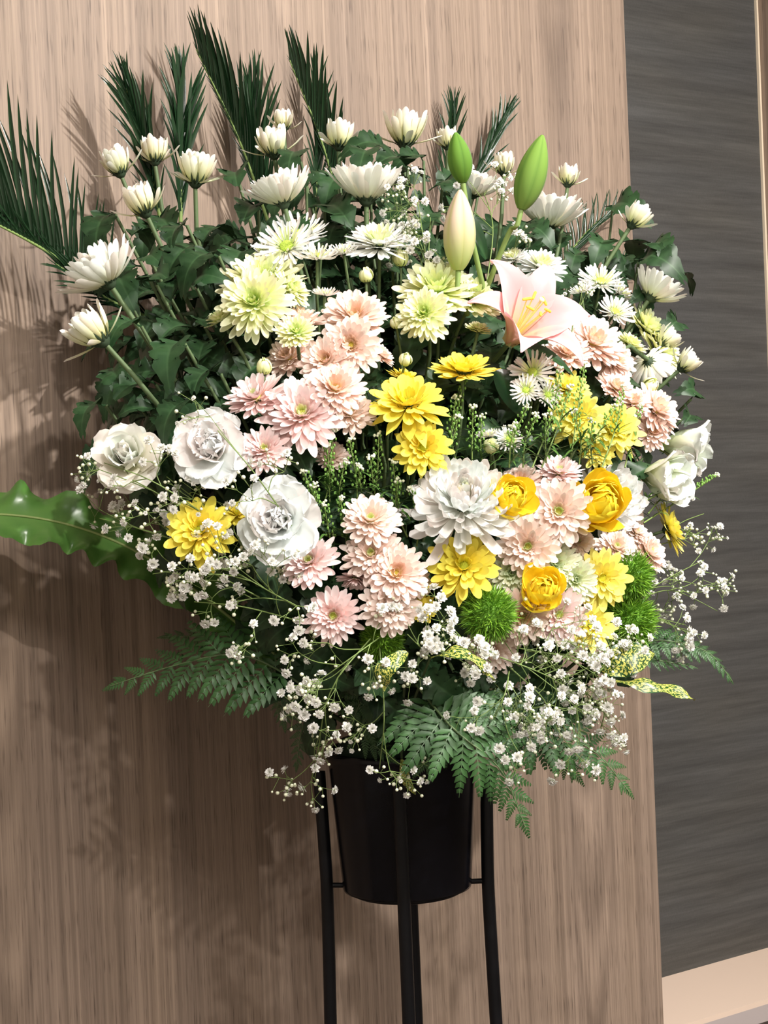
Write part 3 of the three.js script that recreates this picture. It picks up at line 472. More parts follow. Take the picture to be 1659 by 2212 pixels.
// ------------------------------------------------------------------ the blooms: kind, place, width, facing (across, up, towards the viewer), set back, label
const CUPS = 'half-open white chrysanthemums along the crown', SPRAY = 'white spray chrysanthemums', CREAM = 'cream chrysanthemums', PINK = 'pink chrysanthemums', YEL = 'yellow chrysanthemums', BOWL = 'open white chrysanthemums seen from the side';
const BLOOMS = [
  ['cup', 250, 348, 84, [-0.3, 0.95, 0.12], 0.03, 'half-open white chrysanthemum beside the broad sago frond, one petal bent outward', CUPS, { v: 0 }],
  ['cup', 333, 322, 80, [0.0, 1, 0.1], 0.07, 'half-open white chrysanthemum with closed upright petals before a dark sago frond', CUPS, { v: 1 }],
  ['cup', 424, 362, 98, [0.12, 0.98, 0.15], 0.01, 'half-open white chrysanthemum spreading petals to both sides over grey leaves', CUPS, { v: 2 }],
  ['cup', 301, 430, 96, [-0.35, 0.9, 0.2], -0.03, 'half-open white chrysanthemum leaning outward on a thick bare stem', CUPS, { v: 1 }],
  ['cup', 612, 258, 62, [0.02, 1, 0.05], 0.09, 'small closed white chrysanthemum peeping over another at the crown', CUPS, { v: 1 }],
  ['cup', 588, 305, 88, [-0.1, 0.98, 0.15], 0.03, 'half-open white chrysanthemum directly below the small closed one', CUPS, { v: 0 }],
  ['cup', 733, 288, 84, [0.08, 1, 0.12], 0.05, 'half-open white chrysanthemum in front of a curled sago tip', CUPS, { v: 0 }],
  ['cup', 875, 276, 104, [0.05, 1, 0.12], 0.05, 'largest half-open white chrysanthemum standing alone above the leaves', CUPS, { v: 2 }],
  ['cup', 966, 297, 62, [0, 1, 0.1], 0.09, 'half-open white chrysanthemum tucked behind the rounder green lily bud', CUPS, { v: 0 }],
  ['cup', 1089, 352, 66, [0.05, 1, 0.12], 0.05, 'half-open white chrysanthemum between the two green lily buds', CUPS, { v: 1 }],
  ['cup', 1228, 378, 62, [0.12, 1, 0.05], 0.07, 'small half-open white chrysanthemum standing clear against the wood', CUPS, { v: 0 }],
  ['cup', 1378, 466, 74, [0.6, 0.8, 0.05], 0.01, 'half-open white chrysanthemum at the panel edge against grey wallpaper', CUPS, { v: 0 }],
  ['cup', 195, 708, 116, [-0.62, 0.75, 0.15], -0.07, 'half-open white chrysanthemum with splayed petals, lowest on its thick stem', CUPS, { v: 2, leaves: 8 }],
  ['cup', 1488, 782, 66, [0.75, 0.6, 0.1], -0.07, 'half-open white chrysanthemum poking out beside the cream one against grey wallpaper', CUPS, { v: 0 }],
  ['cup', 1446, 732, 64, [0.8, 0.55, 0.0], -0.02, 'white chrysanthemum mostly hidden behind the cream one, petal tips showing', CUPS, { v: 0 }],
  ['bowl', 604, 408, 134, [-0.22, 0.95, 0.12], -0.02, 'open white bowl chrysanthemum tilted toward the sago frond', BOWL, { v: 0 }],
  ['bowl', 791, 396, 150, [0.04, 1, 0.10], -0.02, 'widest open white bowl chrysanthemum seen edge-on at the crown', BOWL, { v: 2 }],
  ['bowl', 1188, 456, 140, [0.2, 0.95, 0.1], 0.02, 'open white bowl chrysanthemum behind the taller green lily bud', BOWL, { v: 0 }],
  ['bowl', 214, 580, 156, [-0.5, 0.84, 0.15], -0.06, 'open white bowl chrysanthemum at the foot of the broad sago frond', BOWL, { v: 1, leaves: 7 }],
  ['bowl', 1420, 622, 108, [0.62, 0.78, -0.05], -0.02, 'open white bowl chrysanthemum against grey wallpaper', BOWL, { v: 0 }],
  ['bowl', 1028, 398, 100, [0.3, 0.9, 0.2], 0.04, 'open white chrysanthemum half hidden behind the buds and baby\'s breath', BOWL, { v: 0 }],
  ['bowl', 1408, 792, 84, [0.45, -0.55, -0.7], 0.00, 'white chrysanthemum turned away showing its dark calyx', BOWL, { v: 1, leaves: 1 }],
  ['spider', 618, 530, 128, [-0.15, 0.5, 0.85], 0.0, 'white spray chrysanthemum with green eye facing the viewer, thin quilled petals', SPRAY, { v: 0 }],
  ['spider', 650, 502, 116, [0.1, 0.8, 0.55], 0.05, 'white spray chrysanthemum just behind the green-eyed one', SPRAY, { v: 1 }],
  ['spider', 566, 548, 84, [-0.55, 0.65, 0.5], 0.05, 'white spray chrysanthemum at the side of the green-eyed one', SPRAY, { v: 2 }],
  ['spider', 686, 552, 92, [0.08, 0.92, 0.35], 0.0, 'flat white spray chrysanthemum on a slim stem below the green-eyed one', SPRAY, { v: 1 }],
  ['spider', 742, 543, 66, [-0.1, 0.9, 0.3], 0.02, 'small cupped white spray chrysanthemum against the full white one', SPRAY, { v: 1 }],
  ['spider', 702, 634, 58, [0.1, 0.95, 0.2], 0.03, 'small shaded white spray chrysanthemum above the pink cluster', SPRAY, { v: 1 }],
  ['white', 820, 520, 138, [0.05, 0.88, 0.45], 0.02, 'full white spray chrysanthemum with many petals, largest of its stem', SPRAY, { v: 1 }],
  ['white', 1170, 572, 104, [0.25, 0.75, 0.55], 0.02, 'full white spray chrysanthemum behind the pink lily', SPRAY, { v: 1 }],
  ['white', 1108, 556, 66, [-0.2, 0.85, 0.4], 0.05, 'small full white spray chrysanthemum beside the lily bud stem', SPRAY, { v: 2 }],
  ['spider', 1298, 606, 98, [0.1, 0.75, 0.6], 0.02, 'white spray chrysanthemum with bright green eye above the lily tip', SPRAY, { v: 0 }],
  ['spider', 1342, 632, 76, [0.75, 0.5, 0.3], 0.03, 'white spray chrysanthemum turned sideways next to a green eye', SPRAY, { v: 2 }],
  ['spider', 1330, 672, 84, [0.35, 0.6, 0.65], 0.0, 'white spray chrysanthemum just above the cream double', SPRAY, { v: 2 }],
  ['spider', 1254, 628, 50, [-0.2, 0.9, 0.3], 0.04, 'tiny white spray chrysanthemum beside the lily petal', SPRAY, { v: 1 }],
  ['spider', 1150, 803, 96, [-0.25, 0.45, 0.85], 0.0, 'white spray chrysanthemum with dark green eye under the lily leaf', SPRAY, { v: 0 }],
  ['spider', 1136, 842, 66, [-0.2, 0.3, 0.9], -0.01, 'lower white spray chrysanthemum below the lily leaf, green eye', SPRAY, { v: 2 }],
  ['spider', 1184, 852, 58, [0.2, 0.2, 0.95], 0.0, 'small white spray chrysanthemum beside lemon yellow blooms', SPRAY, { v: 2 }],
  ['spider', 1100, 948, 60, [0.2, 0.35, 0.9], 0.02, 'small white spray chrysanthemum alone among green seed stalks', SPRAY, { v: 0 }],
  ['spider', 1056, 940, 56, [-0.1, 0.95, 0.1], 0.05, 'faded spider chrysanthemum beside green seed stalks', SPRAY, { v: 1 }],
  ['cream', 565, 607, 172, [0.0, 0.72, 0.65], 0.03, 'large cream chrysanthemum, rear bloom of its cluster', CREAM, { v: 1 }],
  ['cream', 548, 652, 150, [-0.12, 0.35, 0.95], -0.02, 'large cream chrysanthemum facing forward with lime centre', CREAM, { v: 0 }],
  ['cream', 628, 622, 92, [0.65, 0.5, 0.5], 0.02, 'cream chrysanthemum seen from the side in the cluster', CREAM, { v: 1 }],
  ['cream', 474, 686, 74, [-0.5, 0.85, 0.15], 0.02, 'small cream chrysanthemum edge-on atop a thin bare stem', CREAM, { v: 2 }],
  ['cream', 640, 716, 84, [0.0, 0.55, 0.8], -0.02, 'cream chrysanthemum overlapping the salmon pink one', CREAM, { v: 2 }],
  ['cream', 942, 622, 152, [-0.05, 0.7, 0.7], 0.02, 'large cream chrysanthemum beside the pink lily bud', CREAM, { v: 1 }],
  ['cream', 916, 676, 112, [-0.15, 0.3, 0.95], -0.02, 'cream chrysanthemum facing forward, lowest of the cluster beside the lily', CREAM, { v: 0 }],
  ['cream', 1022, 640, 122, [0.35, 0.7, 0.55], 0.02, 'cream chrysanthemum touching the lily petal', CREAM, { v: 1 }],
  ['cream', 1034, 710, 56, [0.25, 0.9, 0.3], 0.02, 'small cream chrysanthemum edge-on below the lily', CREAM, { v: 2 }],
  ['cream', 1400, 706, 112, [0.72, 0.62, 0.3], 0.0, 'cream chrysanthemum double in profile, upper bloom, by grey wallpaper', CREAM, { v: 1 }],
  ['cream', 1430, 758, 116, [0.8, 0.42, 0.42], 0.0, 'cream chrysanthemum double in profile, lower bloom, by grey wallpaper', CREAM, { v: 1 }],
  ['cream', 1362, 740, 70, [0.5, 0.75, 0.3], 0.03, 'small cream chrysanthemum wedged between pink and cream doubles', CREAM, { v: 2 }],
  ['pale', 1200, 1218, 98, [0.1, 0.2, 0.95], 0.02, 'pale green chrysanthemum above the golden ranunculus', CREAM, { v: 1 }],
  ['pale', 1243, 1252, 96, [0.2, 0.1, 0.95], 0.0, 'pale green chrysanthemum touching the lemon yellow bloom', CREAM, { v: 1 }],
  ['pale', 1106, 1238, 104, [-0.05, 0.1, 1], 0.03, 'greenish white chrysanthemum above the fluffy green ball', CREAM, { v: 1 }],
  ['pink', 766, 682, 130, [0.0, 0.6, 0.8], 0.02, 'salmon pink chrysanthemum topmost in its cluster', PINK, { v: 1 }],
  ['pink', 758, 745, 118, [0.02, 0.12, 1], -0.02, 'salmon pink chrysanthemum facing forward with yellow eye', PINK, { v: 0 }],
  ['pink', 802, 668, 70, [0.6, 0.6, 0.5], 0.04, 'salmon pink chrysanthemum at the edge behind the topmost', PINK, { v: 1 }],
  ['pink', 704, 778, 108, [-0.3, 0.35, 0.9], -0.01, 'salmon pink chrysanthemum at the bend of the cluster', PINK, { v: 1 }],
  ['pink', 724, 838, 122, [0.15, 0.5, 0.8], -0.03, 'salmon pink chrysanthemum lowest in the curved cluster', PINK, { v: 1 }],
  ['pink', 652, 692, 96, [0.1, 0.85, 0.3], 0.04, 'salmon pink chrysanthemum behind the cream one', PINK, { v: 2 }],
  ['pink', 624, 770, 100, [-0.3, 0.5, 0.6], 0.06, 'shaded salmon pink chrysanthemum beneath the cream one', PINK, { v: 1 }],
  ['pink', 822, 765, 66, [0.65, 0.6, 0.3], 0.02, 'salmon pink chrysanthemum in profile over bare stems', PINK, { v: 2 }],
  ['rosy', 552, 856, 124, [-0.25, 0.7, 0.6], 0.0, 'rosy pink chrysanthemum fanned open above the white lisianthus', PINK, { v: 2 }],
  ['rosy', 652, 892, 160, [0.0, 0.42, 0.9], -0.02, 'largest pink chrysanthemum, rosy with yellow eye', PINK, { v: 1 }],
  ['rosy', 572, 970, 104, [-0.05, 0.5, 0.85], -0.02, 'rosy pink chrysanthemum touching the white lisianthus', PINK, { v: 1 }],
  ['blush', 756, 893, 96, [0.0, 0.5, 0.7], 0.03, 'shaded blush chrysanthemum behind the bright yellow one', PINK, { v: 1 }],
  ['blush', 718, 985, 64, [0, 0.5, 0.7], 0.06, 'faded blush chrysanthemum deep among green seed stalks', PINK, { v: 1 }],
  ['pink', 1282, 738, 128, [0.3, 0.6, 0.7], 0.0, 'peach pink chrysanthemum beside the lily petal tip', PINK, { v: 1 }],
  ['pink', 1226, 762, 96, [0.0, 0.6, 0.7], 0.03, 'peach pink chrysanthemum under the lily petals', PINK, { v: 1 }],
  ['pink', 1328, 778, 96, [0.5, 0.35, 0.75], 0.0, 'peach pink chrysanthemum facing the grey wallpaper', PINK, { v: 0 }],
  ['pink', 1330, 836, 76, [0.3, 0.6, 0.6], 0.0, 'small peach pink chrysanthemum above the lemon blooms', PINK, { v: 2 }],
  ['pink', 1418, 884, 112, [0.6, 0.5, 0.6], 0.0, 'peach pink chrysanthemum above the lisianthus trumpet', PINK, { v: 1 }],
  ['pink', 1368, 868, 74, [0.1, 0.7, 0.6], 0.03, 'peach pink chrysanthemum beside the one above the trumpet', PINK, { v: 1 }],
  ['pink', 1408, 930, 80, [0.3, 0.2, 0.9], 0.04, 'peach pink chrysanthemum tucked beneath another near the trumpet', PINK, { v: 1 }],
  ['blush', 800, 1122, 114, [0.1, 0.6, 0.75], 0.0, 'blush chrysanthemum on top of the lower column of blooms', PINK, { v: 1 }],
  ['blush', 803, 1196, 116, [-0.15, 0.4, 0.85], 0.0, 'blush chrysanthemum second in the lower column', PINK, { v: 1 }],
  ['blush', 842, 1182, 66, [0.6, 0.5, 0.4], 0.04, 'blush chrysanthemum behind the second of the lower column', PINK, { v: 1 }],
  ['pink', 856, 1238, 124, [0.1, 0.35, 0.9], -0.02, 'pink chrysanthemum with lime eye, widest of the lower column', PINK, { v: 1 }],
  ['rosy', 768, 1248, 72, [-0.15, -0.85, 0.4], 0.02, 'pink chrysanthemum drooping with closed petals', PINK, { v: 2, oy: 0.2 }],
  ['rosy', 668, 1212, 116, [-0.15, 0.45, 0.85], 0.0, 'rosy chrysanthemum under the white lisianthus', PINK, { v: 2 }],
  ['rosy', 720, 1330, 112, [-0.08, 0.1, 1], 0.0, 'rosy chrysanthemum with large lime eye facing forward', PINK, { v: 0 }],
  ['blush', 842, 1308, 112, [0.1, 0.0, 1], -0.02, 'blush chrysanthemum with dull green eye above baby\'s breath', PINK, { v: 1 }],
  ['blush', 895, 1258, 80, [0.55, 0.1, 0.7], 0.03, 'blush chrysanthemum half hidden at the side of the column', PINK, { v: 1 }],
  ['blush', 1206, 1104, 134, [0.0, 0.15, 1], -0.02, 'blush chrysanthemum between two golden ranunculus', PINK, { v: 0 }],
  ['rosy', 1208, 1018, 90, [0.05, 0.75, 0.55], 0.0, 'rosy chrysanthemum standing up above the ranunculus', PINK, { v: 2 }],
  ['pink', 1124, 1042, 92, [-0.1, 0.7, 0.6], 0.04, 'pink chrysanthemum behind the side-facing ranunculus', PINK, { v: 1 }],
  ['blush', 1140, 1180, 122, [-0.1, 0.1, 1], 0.0, 'blush chrysanthemum beneath the giant white bloom', PINK, { v: 0 }],
  ['blush', 1248, 1168, 64, [0.2, 0.3, 0.8], 0.03, 'blush chrysanthemum deep between pale green and ranunculus', PINK, { v: 1 }],
  ['blush', 1332, 1182, 84, [0.2, 0.5, 0.7], 0.02, 'blush chrysanthemum above the upper fluffy green ball', PINK, { v: 1 }],
  ['blush', 1402, 1192, 92, [0.6, 0.35, 0.5], 0.0, 'blush chrysanthemum next to the yellow bloom in profile', PINK, { v: 2 }],
  ['blush', 1375, 1150, 56, [0.4, 0.6, 0.5], 0.03, 'small blush chrysanthemum under the giant white petals', PINK, { v: 1 }],
  ['pink', 1126, 1332, 116, [0.1, 0.0, 1], 0.0, 'pink chrysanthemum between green ball and golden ranunculus', PINK, { v: 1 }],
  ['rosy', 1208, 1328, 112, [0.0, 0.15, 1], -0.03, 'rosy chrysanthemum below the golden ranunculus', PINK, { v: 2 }],
  ['blush', 1060, 1402, 108, [-0.1, -0.2, 0.9], 0.03, 'blush chrysanthemum below the fluffy green ball, veiled by baby\'s breath', PINK, { v: 1 }],
  ['pink', 1100, 1450, 80, [0, -0.4, 0.9], 0.05, 'peach chrysanthemum lowest, nearly hidden by baby\'s breath', PINK, { v: 1 }],
  ['yellow', 882, 868, 166, [0.0, 0.72, 0.62], -0.02, 'bright yellow chrysanthemum, widest, with drooping outer petals', YEL, { v: 0 }],
  ['yellow', 876, 815, 76, [0.35, 0.85, 0.2], 0.04, 'yellow chrysanthemum peeking over the widest one', YEL, { v: 2 }],
  ['yellow', 800, 885, 64, [-0.2, 0.8, 0.3], 0.06, 'yellow chrysanthemum shaded beside the widest one', YEL, { v: 1 }],
  ['yellow', 914, 966, 124, [0.1, 0.25, 0.95], -0.02, 'ragged yellow chrysanthemum below the widest one', YEL, { v: 0 }],
  ['yellow', 1000, 798, 138, [0.05, 0.93, 0.36], 0.0, 'flat yellow chrysanthemum edge-on below the lily', YEL, { v: 2 }],
  ['lemon', 1248, 900, 118, [-0.15, 0.4, 0.85], 0.02, 'lemon chrysanthemum behind green seed stalks near the white spray', YEL, { v: 0 }],
  ['lemon', 1226, 836, 96, [0.15, 0.7, 0.6], 0.04, 'lemon chrysanthemum topmost behind green seed stalks', YEL, { v: 1 }],
  ['lemon', 1328, 926, 124, [0.25, 0.4, 0.85], 0.0, 'lemon chrysanthemum beside the lisianthus trumpet', YEL, { v: 0 }],
  ['lemon', 1290, 975, 76, [0.0, 0.2, 0.95], 0.04, 'lemon chrysanthemum lowest behind green seed stalks', YEL, { v: 1 }],
  ['yellow', 432, 1145, 146, [-0.05, 0.38, 0.92], -0.02, 'yellow chrysanthemum amid baby\'s breath near the wavy leaf', YEL, { v: 0 }],
  ['yellow', 512, 1108, 74, [0.0, 0.65, 0.6], 0.03, 'small yellow chrysanthemum tucked behind white lisianthus', YEL, { v: 1 }],
  ['yellow', 1002, 1222, 146, [-0.05, 0.35, 0.92], -0.02, 'yellow chrysanthemum below the giant white bloom', YEL, { v: 1 }],
  ['yellow', 910, 1312, 66, [0.2, 0.4, 0.7], 0.03, 'small yellow chrysanthemum beside the blush column', YEL, { v: 2 }],
  ['lemon', 1302, 1248, 122, [0.2, 0.1, 0.97], -0.01, 'lemon chrysanthemum against the upper fluffy green ball', YEL, { v: 1 }],
  ['lemon', 1278, 1350, 108, [0.3, 0.15, 0.9], 0.0, 'lemon chrysanthemum against the lower fluffy green ball', YEL, { v: 2 }],
  ['lemon', 1448, 1142, 118, [0.88, 0.3, 0.12], 0.0, 'lemon chrysanthemum in profile against grey wallpaper', YEL, { v: 1 }],
  ['incurve', 1000, 1082, 232, [0.02, 0.62, 0.78], -0.03, 'giant fluffy white chrysanthemum facing forward', 'giant white chrysanthemums', { v: 0 }],
  ['incurve', 1320, 1072, 176, [0.45, 0.3, 0.75], 0.05, 'giant white chrysanthemum behind the large golden ranunculus', 'giant white chrysanthemums', { v: 1 }],
  ['ranun', 1104, 1078, 92, [0.25, 0.4, 0.8], -0.06, 'golden ranunculus in profile against the giant white bloom', 'golden ranunculus', { v: 0 }],
  ['ranun', 1296, 1090, 126, [0.12, 0.4, 0.9], -0.05, 'largest golden ranunculus with tightly packed petals', 'golden ranunculus', { v: 1 }],
  ['ranun', 1170, 1276, 98, [0.1, 0.5, 0.85], -0.03, 'golden ranunculus low between green and pink blooms', 'golden ranunculus', { v: 2 }],
  ['rose', 276, 990, 122, [-0.12, 0.35, 0.93], -0.02, 'white rose with greenish outer petals', null, { v: 0 }],
  ['lisi', 456, 966, 142, [-0.1, 0.35, 0.93], -0.02, 'ruffled white lisianthus above the yellow bloom in baby\'s breath', 'white lisianthus', { v: 0 }],
  ['lisi', 604, 1122, 150, [-0.08, 0.15, 0.98], -0.03, 'ruffled white lisianthus, roundest, facing forward', 'white lisianthus', { v: 1 }],
  ['trump', 1474, 962, 108, [0.88, -0.08, 0.22], -0.02, 'white lisianthus trumpet in profile with green throat', 'white lisianthus', { v: 2 }],
  ['trump', 1430, 1032, 112, [0.7, -0.2, 0.55], 0.0, 'white lisianthus below the trumpet against grey wallpaper', 'white lisianthus', { v: 2 }],
  ['bud', 790, 594, 34, [0, 1, 0.25], 0.02, 'round greenish chrysanthemum bud on a straight stem above the pink cluster', 'closed chrysanthemum buds', { v: 0 }],
  ['bud', 865, 558, 38, [0, 1, 0.15], 0.03, 'cream chrysanthemum bud under the full white spray bloom', 'closed chrysanthemum buds', { v: 1 }],
  ['bud', 877, 776, 32, [0.2, 0.7, 0.6], 0.0, 'lime chrysanthemum bud beside the flat yellow bloom', 'closed chrysanthemum buds', { v: 0 }],
  ['bud', 855, 697, 28, [-0.1, 0.8, 0.5], 0.03, 'small tight chrysanthemum bud below the cream cluster', 'closed chrysanthemum buds', { v: 0 }],
  ['bud', 570, 792, 38, [0, 1, 0.1], 0.0, 'narrow pinkish chrysanthemum bud in the dark leaves', 'closed chrysanthemum buds', { v: 1 }],
  ['bud', 1405, 832, 36, [0.5, 0.6, 0.4], 0.0, 'cream chrysanthemum bud among peach blooms', 'closed chrysanthemum buds', { v: 1 }],
  ['bud', 1060, 962, 38, [0, 0.6, 0.7], 0.03, 'yellowish chrysanthemum bud among green seed stalks', 'closed chrysanthemum buds', { v: 0 }],
];
KIND.white = { ...KIND.cream, name: 'white_spray_chrysanthemum', disc: [0.6, 0.68, 0.2], wh: (v) => KIND.cream.wh(v).map((w, i) => ({ ...w, cols: i > 2 ? COL.cream : COL.pure, Wd: w.Wd * 0.85 })) };
for (const b of BLOOMS) flower(...b);

// ------------------------------------------------------------------ lily and its buds
const lilyC = [[0.77, 0.71, 0.36], [0.84, 0.49, 0.50], [0.86, 0.54, 0.57], [0.81, 0.33, 0.40]];
{
  const d = domeDepth(1130, 680) - 0.05, axis = inView(0.40, 0.50, 0.66), base = at(1098, 742, d + 0.04), s = 0.215;
  const o = thing('pink_lily', 'open pale pink lily with yellow stamens', 'lily'), G = axisBasis(base, axis, 0.35, s);
  G.decompose(o.position, o.quaternion, o.scale);
  for (let i = 0; i < 6; i++) {
    const inner = i % 2, g = petalGeo({ L: inner ? 0.68 : 0.74, Wd: inner ? 0.40 : 0.28, e0: 72, e1: inner ? 22 : 12, p: 1.2, cup: 0.3, cols: lilyC, tip: 'point', k: 0.5, foot: 0.3, wide: 0.62, fine: 5, us: steps(16), ruffle: 0.03, rf: 3, ridge: -1, noseUp: -55 });
    const q = mesh('petal', g, M.petal, o); q.rotation.y = i / 6 * 6.283; q.position.set(Math.sin(i / 6 * 6.283) * 0.02, inner ? 0.005 : 0, Math.cos(i / 6 * 6.283) * 0.02);
  }
  const fil = std({ color: new THREE.Color(0.88, 0.80, 0.22), roughness: 0.6 }), anth = std({ color: new THREE.Color(0.86, 0.62, 0.06), roughness: 0.8 });
  for (let i = 0; i < 6; i++) {
    const a = (i + 0.5) / 6 * 6.283, dir = V(Math.sin(a), 0, Math.cos(a)), tip = dir.clone().multiplyScalar(0.085).setY(0.44);
    const st = mesh('stamen', tube([dir.clone().multiplyScalar(0.01), dir.clone().multiplyScalar(0.03).setY(0.2), tip], 0.007, 0.005, 6, 5), fil, o);
    const g = new THREE.CapsuleGeometry(0.011, 0.05, 3, 6); g.rotateZ(1.2); g.rotateY(-a); g.translate(...tip.toArray()); mesh('anther', g, anth, st);
  }
  const pi = mesh('pistil', tube([V(0, 0, 0), V(0.005, 0.25, 0), V(0.012, 0.49, 0)], 0.010, 0.009, 6, 6), std({ color: new THREE.Color(0.80, 0.82, 0.42), roughness: 0.6 }), o);
  const sg = new THREE.SphereGeometry(0.022, 10, 8); sg.scale(1, 0.6, 1); sg.translate(0.012, 0.49, 0); mesh('stigma', sg, pi.material, pi);
  const end = BIND.clone(), inv = G.clone().invert();
  mesh('stem', tube([base, base.clone().addScaledVector(axis, -0.06), base.clone().lerp(end, 0.5).addScaledVector(BACK, -0.06), end].map((p) => p.clone().applyMatrix4(inv)), 0.004 / s, 0.005 / s, 14, 7), M.stem, o);
  const glossy = lanceLeaf([0.014, 0.05, 0.016], 0.26, 40);
  addLeaf(o, inv, glossy, M.gloss, base.clone().addScaledVector(BACK, 0.005), inView(0.93, -0.16, 0.3), inView(0, 1, 0.5), 0.115);
  addLeaf(o, inv, lanceLeaf([0.014, 0.05, 0.02], 0.62, 30), M.gloss, at(1068, 800, d + 0.03), inView(0.6, -0.75, 0.25), inView(0.3, 0.5, 0.9), 0.09);
  addLeaf(o, inv, glossy, M.gloss, at(1050, 560, d + 0.08), inView(-0.2, 0.5, 0.2), inView(0.4, 0, 1), 0.12);
}
function lilyBud(b, t, w, cols, label, bow) {
  const d = domeDepth(1060, 640) - 0.04, p0 = at(b[0], b[1], d), p1 = at(t[0], t[1], d - 0.01), L = p0.distanceTo(p1), axis = p1.clone().sub(p0).normalize();
  const o = thing('lily_bud', label, 'lily bud', 'lily buds'), R = metres(w, d) / 2 / L, G = axisBasis(p0, axis, 0.7, L);
  G.decompose(o.position, o.quaternion, o.scale);
  for (let i = 0; i < 3; i++) { // three outer segments with seams between, closed over the inner ones
    const g = sheet(steps(22), steps(8, -1, 1), (u, v) => {
      const r = R * Math.pow(Math.sin(Math.PI * Math.pow(clamp(u * 0.95 + 0.035), 0.86)), 0.72), a = v * Math.PI / 3 * 1.04;
      const bulge = r * (1 + 0.10 * Math.cos(v * 1.5) - 0.05 * Math.exp(-v * v * 90) - 0.03 * (Math.abs(v) > 0.9 ? 1 : 0));
      return [Math.sin(a) * bulge, u, Math.cos(a) * bulge];
    }, (u, v) => mix3(mix3(cols[0], cols[1], sstep(0, 0.8, u)), cols[2], Math.exp(-v * v * 60) * 0.7 + 0.5 * sstep(0.75, 1, Math.abs(v))));
    const q = mesh('sepal', g, M.petal, o); q.rotation.y = i / 3 * 6.283;
  }
  const inv = G.clone().invert(), root = at(bow[0], bow[1], d + 0.05);
  mesh('stem', tube([p0.clone().addScaledVector(axis, 0.004), p0.clone().addScaledVector(axis, -0.03), at(bow[2], bow[3], d + 0.01), root].map((p) => p.clone().applyMatrix4(inv)), 0.0042 / L, 0.0042 / L, 16, 8), M.stemPale, o);
}
lilyBud([1000, 395], [984, 286], 50, [[0.10, 0.22, 0.02], [0.13, 0.28, 0.03], [0.06, 0.16, 0.015]], 'plump green lily bud on a tall bowed stem', [1048, 640, 1010, 470]);
lilyBud([1126, 452], [1172, 292], 62, [[0.16, 0.28, 0.05], [0.19, 0.34, 0.05], [0.09, 0.20, 0.025]], 'long light green lily bud, taller of the two green ones', [1050, 625, 1108, 490]);
lilyBud([990, 584], [994, 410], 66, [[0.42, 0.52, 0.16], [0.76, 0.58, 0.46], [0.46, 0.48, 0.15]], 'pale pink lily bud about to open, with green veins', [1010, 680, 992, 620]);

// ------------------------------------------------------------------ fluffy green dianthus balls
function greenBall(px, py, w, label, dOff = -0.02) {
  const d = domeDepth(px, py) + dOff, c = at(px, py, d), R = metres(w, d) / 2 * 1.18;
  const o = thing('green_dianthus', label, 'dianthus', 'fluffy green dianthus balls'); o.position.copy(c);
  const pos = [], col = [], nor = [];
  for (let i = 0; i < 3200; i++) {
    const a = V(rs(1), rs(1), rs(1)); if (a.lengthSq() > 1 || a.lengthSq() < 0.01) { i--; continue; } a.normalize();
    const r0 = R * rr(0.35, 0.72), l = R * rr(0.22, 0.42), dir = a.clone().add(V(rs(0.75), rs(0.75), rs(0.75))).normalize(), side = V(rs(1), rs(1), rs(1)).cross(dir).normalize().multiplyScalar(R * 0.016);
    const p = a.clone().multiplyScalar(r0), m = p.clone().addScaledVector(dir, l * 0.55), e = m.clone().addScaledVector(dir.clone().add(a.clone().multiplyScalar(0.5)).normalize(), l * 0.5);
    const t = rnd(), cc = mix3([0.08, 0.22, 0.018], [0.26, 0.48, 0.045], t);
    for (const q of [p.clone().add(side), p.clone().sub(side), m.clone().add(side), m.clone().add(side), p.clone().sub(side), m.clone().sub(side), m.clone().add(side), m.clone().sub(side), e]) { pos.push(q.x, q.y, q.z); col.push(...cc); }
  }
  const g = new THREE.BufferGeometry(); g.setAttribute('position', new THREE.Float32BufferAttribute(pos, 3)); g.setAttribute('color', new THREE.Float32BufferAttribute(col, 3)); g.computeVertexNormals();
  const q = mesh('bristles', g, M.leaf, o); q.userData.kind = 'stuff';
  const core = new THREE.IcosahedronGeometry(R * 0.6, 3); mesh('head', core, std({ color: new THREE.Color(0.14, 0.31, 0.03), roughness: 0.9 }), o);
  const end = BIND.clone().sub(c); mesh('stem', tube([V(0, 0, 0), end.clone().multiplyScalar(0.5).addScaledVector(BACK, -0.03), end], 0.003, 0.003, 8, 6), M.stem, o);
}
greenBall(1056, 1326, 118, 'fluffy green dianthus ball beside the yellow bloom');
greenBall(1356, 1246, 112, 'upper fluffy green dianthus ball against grey wallpaper', 0.0);
greenBall(1358, 1342, 120, 'lower fluffy green dianthus ball against grey wallpaper', 0.0);
greenBall(826, 1382, 90, 'dark shaded green dianthus ball behind baby\'s breath', 0.05);
// ------------------------------------------------------------------ baby's breath
const puffs = [0, 1, 2].map((v) => {
  const keep = seed; seed = 900 + v; const bits = [];
  const C = [[0.80, 0.82, 0.66], [0.91, 0.90, 0.86], [0.92, 0.91, 0.89]];
  for (const [n, r0, L, e0, e1, y0] of [[9, 0.06, 0.44, 4, 0, 0], [9, 0.05, 0.40, 24, 34, 0.04], [8, 0.04, 0.33, 44, 66, 0.07], [5, 0.02, 0.25, 66, 92, 0.09]]) for (let i = 0; i < n; i++) {
    const g = petalGeo({ L: L * rr(0.85, 1.1), Wd: 0.24, e0: e0 + rs(6), e1: e1 + rs(12), cup: 0.35, cols: C, k: .55, fine: 1, us: [0, 0.4, 0.75, 1], tip: 'flat' });
    g.applyMatrix4(new THREE.Matrix4().makeRotationY((i + rs(0.2)) / n * 6.283 + r0 * 20).multiply(new THREE.Matrix4().makeTranslation(0, y0, r0))); bits.push(g);
  }
  seed = keep; return mergeC(bits);
});
